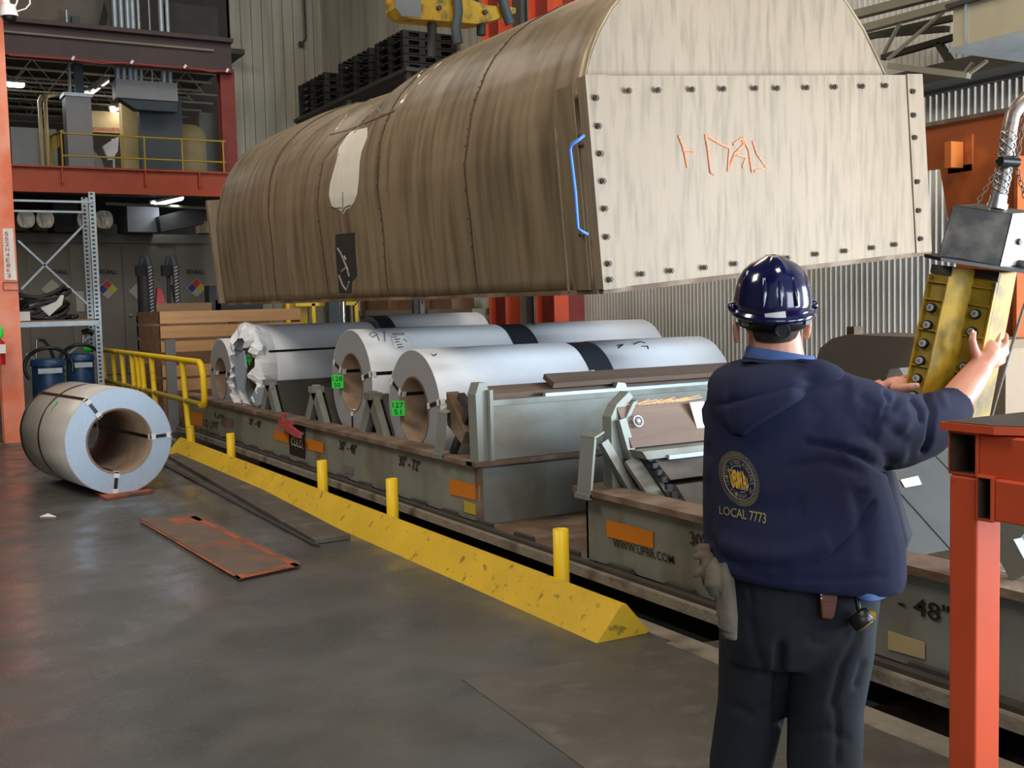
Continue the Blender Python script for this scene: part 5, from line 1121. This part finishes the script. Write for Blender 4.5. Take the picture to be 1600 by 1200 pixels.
R_ = [row(1150, 1290, 575, 3.06, .085), row(1135, 1320, 600, 3.05, .11), row(1130, 1345, 650, 3.04, .13), row(1128, 1352, 720, 3.03, .14), row(1128, 1360, 800, 3.02, .15), row(1135, 1370, 880, 3.02, .15), row(1150, 1350, 940, 3.03, .12)]
b.rings(R_)
LEG_L = [(1188, 930, 3.07, .085), (1180, 1010, 3.09, .080), (1172, 1110, 3.10, .066), (1160, 1200, 3.11, .058), (1152, 1300, 3.12, .052), (1150, 1395, 3.12, .042)]
LEG_R = [(1300, 930, 3.00, .088), (1300, 1010, 2.99, .082), (1290, 1110, 2.98, .068), (1287, 1200, 2.99, .060), (1285, 1300, 3.0, .054), (1285, 1410, 3.0, .044)]
ttube(b, LEG_L); ttube(b, LEG_R)
# arms
ttube(b, [(1318, 625, 3.0, .062), (1360, 650, 3.04, .058), (1410, 668, 3.10, .053), (1448, 668, 3.15, .048), (1478, 645, 3.2, .046), (1502, 615, 3.25, .047), (1518, 594, 3.285, .043), (1532, 574, 3.305, .037)], 18)
ttube(b, [(1140, 630, 3.12, .06), (1170, 680, 3.25, .055), (1230, 690, 3.36, .048), (1300, 650, 3.42, .042), (1360, 615, 3.40, .034), (1382, 605, 3.39, .028)], 18)
# right hand: palm, fingers curled round the housing, thumb on the button
b.ball(mp(1541, 556, 3.33), .044, .022, .052, 16, 10, 0, Matrix.Rotation(math.radians(20), 3, Fh) @ Matrix((Rh, Fh, UZ)).transposed())
ttube(b, [(1531, 575, 3.305, .034), (1543, 557, 3.325, .036), (1553, 548, 3.34, .026)], 12)
ttube(b, [(1530, 566, 3.31, .017), (1522, 545, 3.29, .0135), (1519, 531, 3.283, .0115), (1521, 517, 3.292, .0095)], 12)
ttube(b, [(1552, 548, 3.34, .012), (1560, 527, 3.355, .0105), (1563, 513, 3.37, .0095), (1564, 505, 3.38, .0085)], 12)
ttube(b, [(1558, 552, 3.34, .012), (1571, 537, 3.36, .011), (1571, 524, 3.40, .010), (1561, 520, 3.44, .009)], 12)
ttube(b, [(1558, 560, 3.34, .012), (1572, 551, 3.36, .0105), (1571, 541, 3.40, .0095), (1558, 538, 3.44, .0085)], 12)
ttube(b, [(1554, 570, 3.335, .011), (1567, 565, 3.36, .0095), (1566, 556, 3.40, .0085), (1555, 553, 3.43, .008)], 12)
# left hand: palm behind the left housing, thumb in front
b.ball(mp(1401, 601, 3.375), .044, .018, .026, 16, 10, 0, Matrix((Rh, Fh, UZ)).transposed())
ttube(b, [(1393, 606, 3.35, .018), (1410, 607, 3.325, .0145), (1424, 604, 3.305, .012), (1437, 602, 3.30, .010)], 12)
for k, (y, l) in enumerate(((588, 1), (594, 1.1), (601, 1.05), (608, .9))):
    ttube(b, [(1408, y+4, 3.395, .0105), (1424, y, 3.425, .0095), (1440*.5+1424*.5+6*l, y-1, 3.447, .009), (1446*l if l < 1 else 1448, y, 3.448, .008)] if False else [(1408, y+4, 3.395, .0105), (1422, y, 3.43, .0095), (1436, y-1, 3.455, .009), (1436+10*l, y, 3.455, .008)], 12)
body = b.build('body', m_skin, man); remesh(body, .0055, 3)
# nails
b = MB(); b.ball(mp(1520.5, 519, 3.283), .006, .002, .007, 10, 6); b.ball(mp(1433, 601, 3.291), .006, .002, .005, 10, 6); b.build('nails', m_nail, body)
# --- hair
b = MB(); b.ball(hc-hU*.005-hFt*.006, .085, .103, .098, 28, 18, 0, HM)
hair = b.build('hair', m_hair, man)
bm_ = bmesh.new(); bm_.from_mesh(hair.data); off = V3(hair['_o'])
for v in list(bm_.verts):
    q_ = v.co+off-hc; f = q_.dot(hFt); u = q_.dot(hU); s_ = abs(q_.dot(hR))
    if f > .05 or u < -.062-.03*max(0, -f)*4 + (.02 if s_ > .06 else 0): bm_.verts.remove(v)
bm_.to_mesh(hair.data); bm_.free()
for p_ in hair.data.polygons: p_.use_smooth = True
# --- hard hat
hat = MB(); base = hc+hU*.008
def hring(u, r, back=0): return [base+hU*u+hR*(.106*r*math.cos(2*PI*i/48))+hFt*(.137*r*math.sin(2*PI*i/48)) for i in range(48)]
prf = [(0, 1.0), (.03, .985), (.06, .94), (.085, .87), (.108, .74), (.124, .57), (.134, .38), (.139, .18), (.140, .01)]
R_ = [hring(u, r) for u, r in prf]
R_ = [[p+ (hU*.007 if abs((p-base).dot(hR)) < .02 and k_ > 3 else hU*0) for p in r] for k_, r in enumerate(R_)]
hat.rings(R_, True, False)
hat_o = hat.build('hard_hat', m_helm, man); s_ = hat_o.modifiers.new('s', 'SOLIDIFY'); s_.thickness = .004
b = MB()
def brim(i, out, dn):
    a = 2*PI*i/48; fr = max(0, math.sin(a))**2
    return base+hR*((.106+out)*math.cos(a))+hFt*((.137+out+fr*out*2.2)*math.sin(a))-hU*(dn+.004*fr-.01*0)
b.rings([[brim(i, -.001, -.008) for i in range(48)], [brim(i, .007, .0) for i in range(48)], [brim(i, .010, .006) for i in range(48)], [brim(i, .007, .011) for i in range(48)], [brim(i, -.001, .006) for i in range(48)]], True, False)
b.build('brim', m_helm, hat_o)
b = MB()
for s in (-.038, 0, .038):
    pts = []
    for k in range(13):
        a = PI*(.06+.88*k/12); r = math.cos(a); u = .141*math.sin(a)**.8; pts.append(base+hU*(u*(1-abs(s)*2.0)-.002)+hR*s*(1-.35*math.sin(a))*1.25+hFt*(-.137*r*.99*(1-abs(s)*1.2)))
    b.tube(pts, [.004]+[.0075]*11+[.004], 8)
b.build('shell_ridge', m_helm, hat_o)
b = MB()
for s in (-1, 1): b.ball(base+hR*s*.110+hFt*.0+hU*.008, .012, .024, .014, 14, 8, 0, HM)
b.build('accessory_slot', m_helm, hat_o)
b = MB(); R_ = []
for u, o_ in ((.004, .0), (-.018, .001), (-.040, -.003)): R_.append([base+hU*u+hR*((.091+o_)*math.cos(a))+hFt*((.112+o_)*math.sin(a)) for a in [PI+PI*k/24 for k in range(25)]])
b.rings(R_, False, False); band = b.build('suspension_band', m_blk, hat_o); s_ = band.modifiers.new('s', 'SOLIDIFY'); s_.thickness = .004
b = MB(); p = base-hFt*.112-hU*.032+hR*.008; b.cyl(p+hFt*.005, p-hFt*.018, .021, 16); b.torus(p-hFt*.016, hFt, .017, .003, 20, 6); b.build('ratchet_knob', m_blk, band)
for s in (-1, 1): b = MB(); b.obox(base+hR*s*.082-hFt*.07-hU*.016, (hR*.6*s*-1+hFt*.8).cross(hU), (hR*.5*s-hFt*.2)*0+hU, (hR*s*.7-hFt*.7), .010, .014, .003); b.build('band_tab', m_gduct, band)
hb = BVHTree.FromPolygons([tuple(p) for r in [hring(u, r) for u, r in prf] for p in r], [(i*48+j, i*48+(j+1) % 48, (i+1)*48+(j+1) % 48, (i+1)*48+j) for i in range(8) for j in range(48)])
def hd(x0, y0, x1, y1, x2, y2, nm):      # top-left, top-right, bottom-left in picture
    g = [[onmesh(hb, x0+(x1-x0)*u+(x2-x0)*v, y0+(y1-y0)*u+(y2-y0)*v, .0022) or hc for u in (0, .25, .5, .75, 1)] for v in (0, .33, .66, 1)]
    b = MB(); b.rings(g, False, False); return b.build(nm, m_clip, hat_o)
hd(1195, 490, 1227, 486, 1196, 500, 'sticker'); st_ = hd(1190, 497, 1227, 492, 1191, 505, 'sticker')
b = MB()
for k in range(5): b.tube([onmesh(hb, 1193+k*1.5, 499.5+k*.9, .0028) or hc, onmesh(hb, 1203+k*2, 498+k*.9, .0028) or hc], .0004, 4)
b.build('fine_print', m_text, st_)
# --- hoodie
b = MB()
R_ = [row(1158, 1282, 566, 3.07, .085), row(1135, 1300, 574, 3.06, .10), row(1114, 1328, 587, 3.05, .125), row(1106, 1350, 608, 3.045, .15), row(1103, 1362, 650, 3.04, .17), row(1101, 1370, 700, 3.03, .185), row(1100, 1380, 745, 3.02, .195), row(1100, 1396, 795, 3.01, .20), row(1101, 1407, 845, 3.0, .205),
      ell(mp(1256, 880, 3.0), .265, .20, dz=lambda x, y: -.010-.022*x), ell(mp(1258, 893, 3.0), .254, .19, dz=lambda x, y: -.012-.030*x), ell(mp(1259, 897, 3.0), .235, .17, dz=lambda x, y: -.012-.03*x)]
b.rings(R_)
ttube(b, [(1290, 640, 3.0, .11), (1335, 660, 3.02, .125), (1370, 672, 3.06, .118), (1405, 672, 3.09, .107), (1440, 666, 3.13, .092), (1466, 654, 3.17, .080), (1482, 642, 3.2, .068), (1494, 630, 3.22, .058)], 24)
ttube(b, [(1150, 640, 3.10, .10), (1165, 690, 3.24, .09), (1225, 695, 3.36, .08), (1300, 655, 3.42, .07), (1350, 628, 3.41, .056), (1362, 621, 3.405, .05)], 20)
hood_ie = b.build('hoodie', m_navy, man); remesh(hood_ie, .009, 6)
FOLDS = [([(1255, 690), (1300, 697), (1345, 712), (1390, 738)], 5, -.016), ([(1225, 730), (1290, 722), (1350, 738)], 7, -.006), ([(1310, 703), (1360, 700), (1420, 712)], 14, .010),
 ([(1108, 838), (1125, 870), (1160, 884), (1230, 888), (1300, 868), (1345, 825), (1368, 780)], 5, -.011), ([(1120, 845), (1180, 868), (1240, 868), (1300, 845)], 14, .010),
 ([(1105, 740), (1112, 800), (1106, 850)], 6, -.008), ([(1380, 608), (1392, 626), (1380, 645)], 3.5, -.012), ([(1404, 618), (1396, 640), (1376, 655)], 3.5, -.010), ([(1421, 620), (1437, 640), (1440, 662)], 3.5, -.010), ([(1444, 612), (1458, 640), (1452, 690), (1440, 712)], 4.5, -.013), ([(1410, 628), (1420, 655), (1408, 680)], 8, .008), ([(1470, 612), (1480, 640)], 6, .005), ([(1340, 640), (1380, 660), (1420, 690)], 10, -.005),
 ([(1340, 615), (1370, 640), (1362, 670)], 8, -.006), ([(1150, 780), (1200, 800), (1260, 790)], 20, -.006), ([(1340, 760), (1352, 820), (1350, 880)], 12, -.010), ([(1130, 885), (1200, 903), (1300, 905), (1390, 900)], 3, -.006), ([(1104, 690), (1108, 715)], 6, -.01), ([(1250, 625), (1285, 650), (1270, 680)], 12, -.004)]
def segd(px_, py_, pl):
    best = 1e9
    for i in range(len(pl)-1):
        ax, ay = pl[i]; bx, by = pl[i+1]; dx, dy = bx-ax, by-ay; tt = max(0, min(1, ((px_-ax)*dx+(py_-ay)*dy)/(dx*dx+dy*dy)))
        d = math.hypot(px_-ax-dx*tt, py_-ay-dy*tt)
        e = min(1, (tt*1.0 if i == 0 else 1)*6+.05, ((1-tt) if i == len(pl)-2 else 1)*6+.05)
        if d < best: best = d; be = e
    return best, be
def sculpt(o, folds):
    me = o.data; off = V3(o['_o']); N_ = [v.normal.copy() for v in me.vertices]
    for v, n in zip(me.vertices, N_):
        w_ = v.co+off; r = w_-V3((0, 0, CH))
        if n.dot(r) > 0: continue
        x, y = topx(w_); k = 0
        for pl, wd, dp in folds:
            if x < min(p[0] for p in pl)-3*wd or x > max(p[0] for p in pl)+3*wd or y < min(p[1] for p in pl)-3*wd or y > max(p[1] for p in pl)+3*wd: continue
            d, e = segd(x, y, pl)
            if d < 3*wd: k += dp*e*math.exp(-(d/wd)**2)
        if k: v.co += n*k
sculpt(hood_ie, FOLDS); hood_ie.data.update()
def bvh_of(o):
    off = V3(o['_o']); return BVHTree.FromPolygons([tuple(v.co+off) for v in o.data.vertices], [tuple(p.vertices) for p in o.data.polygons])
bh_ = bvh_of(hood_ie)
# folded hood hanging on the back
rows = [(1150, 562, 1282, 566, .018), (1126, 571, 1306, 575, .03), (1110, 584, 1318, 584, .038), (1109, 602, 1284, 602, .040), (1112, 622, 1248, 622, .036), (1120, 642, 1213, 642, .030), (1134, 658, 1184, 659, .024), (1147, 670, 1164, 672, .016), (1152, 675, 1157, 676, .006)]
g = []; nx = 20
for i in range(len(rows)-1):
    for s in range(4):
        f = s/4; xl, yl, xr, yr, o_ = [rows[i][j]*(1-f)+rows[i+1][j]*f for j in range(5)]; ln = []
        for k in range(nx+1):
            u = k/nx; e = min(1, min(u, 1-u)*7)**.5; x = xl+(xr-xl)*u; y = yl+(yr-yl)*u
            fold = -.014*math.exp(-((x-(1140+(y-570)*.05))/7)**2)*(1 if y < 635 else .4)-.010*math.exp(-((y-(628+.0*x-(x-1150)*.25))/5)**2)
            p = None; xx = x
            while p is None and xx < 1250: p = onmesh(bh_, xx, y, 0); xx += 1.5
            if p is None: p = mp(x, y, 2.95)
            c_ = (p-V3((0, 0, CH))).normalized(); ln.append(p-c_*(.004+(o_+fold)*e))
        g.append(ln)
b = MB(); b.rings(g, False, False); ho = b.build('folded_hood', m_navy, hood_ie); s_ = ho.modifiers.new('s', 'SOLIDIFY'); s_.thickness = .012; s_.offset = -1; s_ = ho.modifiers.new('u', 'SUBSURF'); s_.levels = 1; s_.render_levels = 1
b = MB(); R_ = []
for yy, r, hh in ((-.01, .104, 3.06), (.012, .098, 3.06), (.02, .093, 3.06)): R_.append([mp(1222, 574, hh)+UZ*yy+Rh*(r*1.12*math.cos(a))+Fh*(r*math.sin(a))+UZ*(-.012*math.cos(a)-.0*math.sin(a)) for a in [2*PI*k/32 for k in range(32)]])
b.rings(R_, True, False); nk = b.build('neck_lining', m_navy, hood_ie); s_ = nk.modifiers.new('s', 'SOLIDIFY'); s_.thickness = .006
# emblem and lettering embroidered on the back
def fx(x, y, off=.0025): return onmesh(bh_, x, y, off) or mp(x, y, 2.82)
EC = (1155.5, 748.5); ERX, ERY, ET = 31.5, 44.0, math.radians(-11)
def ep_(r, a, off=.0025):
    x = ERX*r*math.cos(a); y = -ERY*r*math.sin(a); x2 = x*math.cos(ET)-y*math.sin(ET)*.8; y2 = x*math.sin(ET)*-.6+y*math.cos(ET); return fx(EC[0]+x2, EC[1]+y2, off)
b = MB()
for k in range(84):
    a = 2*PI*k/84; b.tube([ep_(.80, a), ep_(.90, a), ep_(1.0, a)], .00085, 4)
em = b.build('emblem', m_khaki, hood_ie)
b = MB()
for r, a0, a1 in ((.76, 0, 2*PI), (.47, 1.2, 2.6), (.47, 4.6, 6.0)): b.tube([ep_(r, a0+(a1-a0)*k/40) for k in range(41)], .0009, 4)
b.build('emblem_ring', m_sil, em)
def ringtext(s, a_start, a_end, r0, r1, mm, nm):
    b = MB(); n = len(s)
    for k, ch in enumerate(s):
        if ch == ' ': continue
        vs, fs = textmesh(ch); a = a_start+(a_end-a_start)*(k+.5)/n; da = (a_end-a_start)/n*.42
        pts = [ep_(r0+(r1-r0)*v, a-da+2*da*u) for u, v in vs]; b.add(pts, fs)
    return b.build(nm, mm, em)
ringtext('UNITED STEELWORKERS OF AMERICA ', math.radians(205), math.radians(205-360), .54, .70, m_khaki, 'ring_lettering')
vs, fs = textmesh('USWA', .03); b = MB(); b.add([fx(1141+25*u+4*(1-v)*1.4-2, 734-0+30*(1-v)+5*u-2, .0032) for u, v in vs], fs); b.build('monogram', m_gold, em)
b = MB()
for k in range(9):
    x = 1142+k*2.9; h = 13*math.sqrt(max(0, 1-((k-4)/5)**2)); b.tube([fx(x+2, 748-h+k*.8, .003), fx(x+3.5, 748+h*1.05+k*.8, .003)], .0010, 4)
b.build('monogram_stitch', m_gold, em)
vs, fs = textmesh('LOCAL 7773', .01); b = MB(); b.add([fx(1125+(1197-1125)*u, (803+(819-803)*u)*(1-v)+(790+(802-790)*u)*v, .0028) for u, v in vs], fs); b.build('back_lettering', m_khaki, hood_ie)
b = MB(); b.rings([[mp(1368, 740, 2.93), mp(1388, 736, 2.97), mp(1394, 738, 3.02)], [mp(1375, 800, 2.9), mp(1402, 800, 2.93), mp(1410, 800, 3.0)], [mp(1380, 838, 2.88), mp(1413, 846, 2.92), mp(1421, 834, 3.02)], [mp(1380, 870, 2.9), mp(1407, 875, 2.95), mp(1410, 865, 3.0)], [mp(1380, 905, 2.9), mp(1403, 902, 2.95), mp(1406, 900, 3.0)]], False, False)
fl = b.build('open_front_flap', m_navyd, hood_ie); s_ = fl.modifiers.new('s', 'SOLIDIFY'); s_.thickness = .008
# --- blue shirt: collar and tail
b = MB(); R_ = []
for yy, r in ((-.03, .095), (.0, .090), (.022, .085), (.024, .081)): R_.append([mp(1219, 562, 3.06)+UZ*yy+Rh*(r*1.08*math.cos(a))+Fh*(r*math.sin(a))-UZ*(.016*math.cos(a)) for a in [2*PI*k/32 for k in range(32)]])
b.rings(R_, True, False); b.build('shirt_collar', m_shirt, man)
b = MB(); b.rings([[mp(1312, 890, 2.86), mp(1345, 890, 2.83), mp(1375, 890, 2.85), mp(1392, 890, 2.93)], [mp(1318, 914, 2.85), mp(1345, 918, 2.82), mp(1374, 916, 2.84), mp(1392, 912, 2.93)], [mp(1334, 930, 2.85), mp(1352, 942, 2.82), mp(1372, 940, 2.835), mp(1390, 932, 2.92)]], False, False)
tl_ = b.build('shirt_tail', m_shirt, man); s_ = tl_.modifiers.new('s', 'SOLIDIFY'); s_.thickness = .006; s_ = tl_.modifiers.new('u', 'SUBSURF'); s_.levels = 2; s_.render_levels = 2
# --- trousers
b = MB()
b.rings([row(1120, 1385, 860, 3.03, .15), row(1122, 1375, 900, 3.03, .165), row(1126, 1368, 950, 3.03, .165), row(1128, 1362, 990, 3.03, .15), row(1140, 1350, 1030, 3.03, .12)])
ttube(b, [(1190, 960, 3.07, .115), (1183, 1020, 3.09, .106), (1175, 1100, 3.10, .095), (1158, 1190, 3.11, .088), (1152, 1300, 3.12, .082), (1150, 1400, 3.12, .080)], 22)
ttube(b, [(1300, 960, 3.0, .118), (1301, 1020, 2.99, .108), (1290, 1100, 2.98, .100), (1288, 1190, 2.99, .099), (1286, 1300, 3.0, .090), (1285, 1418, 3.0, .086)], 22)
tr = b.build('trousers', m_pants, man); remesh(tr, .009, 5)
sculpt(tr, [([(1345, 985), (1315, 1040), (1298, 1110)], 6, -.010), ([(1220, 1000), (1216, 1080), (1218, 1140)], 7, -.022), ([(1170, 960), (1180, 1010), (1195, 1060)], 8, -.007), ([(1305, 1100), (1310, 1150), (1306, 1200)], 6, -.008), ([(1350, 1030), (1335, 1080)], 6, -.008), ([(1260, 1000), (1290, 1010), (1330, 990)], 8, -.005), ([(1140, 1100), (1180, 1120), (1200, 1100)], 8, -.007), ([(1240, 1150), (1290, 1140), (1330, 1160)], 8, -.006), ([(1170, 910), (1176, 950)], 3, -.005)]); tr.data.update()
b = MB(); 
for x in (1232, 1325): b = MB(); b.tube([mp(x, 900, 2.865), mp(x+1, 925, 2.86)], .006, 6); b.build('belt_loop', m_pants, tr)
# --- shoes
for nm_, c_ in (('shoe', mp(1150, 1400, 3.12)), ('shoe', mp(1285, 1415, 3.0))):
    c_.z = 0; f = (Fh*.95+Rh*.2).normalized(); s_ = f.cross(UZ)
    b = MB(); R_ = []
    for d, w_, h in ((-.09, .03, .05), (-.075, .04, .10), (-.03, .045, .12), (.03, .044, .11), (.08, .047, .08), (.14, .048, .06), (.18, .035, .045), (.195, .015, .03)):
        R_.append([c_+f*d+s_*w_*math.cos(a)+UZ*max(0.0, h*.5+h*.55*math.sin(a)) for a in [2*PI*k/20 for k in range(20)]])
    b.rings(R_); b.build(nm_, m_blk, man)
# --- things on the belt
t = thing('work_gloves', mp(1128, 1000, 2.9), 'pair of worn grey work gloves hanging from the left hip of the worker', 'gloves')
b = MB()
ttube(b, [(1121, 872, 2.95, .020), (1117, 895, 2.91, .026), (1116, 915, 2.90, .027), (1120, 930, 2.90, .018)], 12, 1.0)
ttube(b, [(1132, 880, 2.90, .014), (1134, 905, 2.885, .016), (1136, 930, 2.88, .019), (1137, 955, 2.88, .023), (1137, 975, 2.88, .026), (1134, 985, 2.88, .024)], 12)
ttube(b, [(1142, 890, 2.89, .007), (1145, 930, 2.885, .009), (1146, 965, 2.88, .012), (1145, 1000, 2.88, .012)], 10)
ttube(b, [(1134, 985, 2.88, .014), (1140, 996, 2.875, .012)], 10); ttube(b, [(1125, 930, 2.89, .012), (1128, 960, 2.885, .015)], 10)
o = b.build('grey_glove', m_glove, t); remesh(o, .004, 3)
b = MB()
ttube(b, [(1106, 858, 2.95, .016), (1094, 856, 2.94, .013), (1090, 862, 2.94, .011)], 10); ttube(b, [(1104, 868, 2.94, .014), (1092, 868, 2.93, .011), (1084, 872, 2.93, .007)], 10)
ttube(b, [(1108, 866, 2.95, .018), (1102, 885, 2.93, .018), (1103, 905, 2.92, .012), (1102, 916, 2.92, .006)], 10); ttube(b, [(1100, 885, 2.93, .011), (1090, 895, 2.92, .009), (1085, 902, 2.92, .006)], 10)
o = b.build('dark_glove', m_gloved, t); remesh(o, .004, 2)
t = thing('knife_sheath', mp(1294, 968, 2.84), 'small brown leather knife sheath on the back of the belt', 'sheath')
b = MB(); b.slab([mp(x, y, 2.838) for x, y in ((1281, 921), (1309, 921), (1309, 935), (1304, 965), (1299, 969), (1284, 967), (1282, 945))], Fh*.022); o = b.build('leather_body', m_leather, t); bv = o.modifiers.new('b', 'BEVEL'); bv.width = .005; bv.segments = 3
b = MB(); b.slab([mp(x, y, 2.833) for x, y in ((1283, 922), (1308, 922), (1308, 940), (1283, 940))], Fh*.004); b.build('leather_flap', m_leather, t)
b = MB(); b.ball(mp(1283, 929, 2.83), .004, .003, .005, 8, 6); b.ball(mp(1283, 935, 2.83), .003, .003, .004, 8, 6); b.build('snap', m_chrome, t)
t = thing('tape_measure', mp(1348, 985, 2.86), 'black and yellow tape measure clipped on the right side of the belt', 'tape measure')
p = mp(1346, 969, 2.84); ax = (Rh*.55-UZ*.75-Fh*.35).normalized()
b = MB(); b.tube([p-ax*.004-ax*.018, p-ax*.018, p+ax*.012, p+ax*.016], [.02, .029, .029, .024], 24); o = b.build('case', m_blk, t)
b = MB(); b.torus(p+ax*.0165, ax, .020, .0025, 30, 6); b.build('yellow_ring', m_pend, t)
b = MB(); b.obox(p+Rh*.026+UZ*.012, Rh, UZ, Fh, .008, .010, .008); b.build('tape_mouth', m_pend, t)
b = MB(); b.tube([mp(1338, 925, 2.86), mp(1341, 950, 2.85), mp(1345, 960, 2.84)], .007, 8); b.build('belt_clip', m_blk, t)
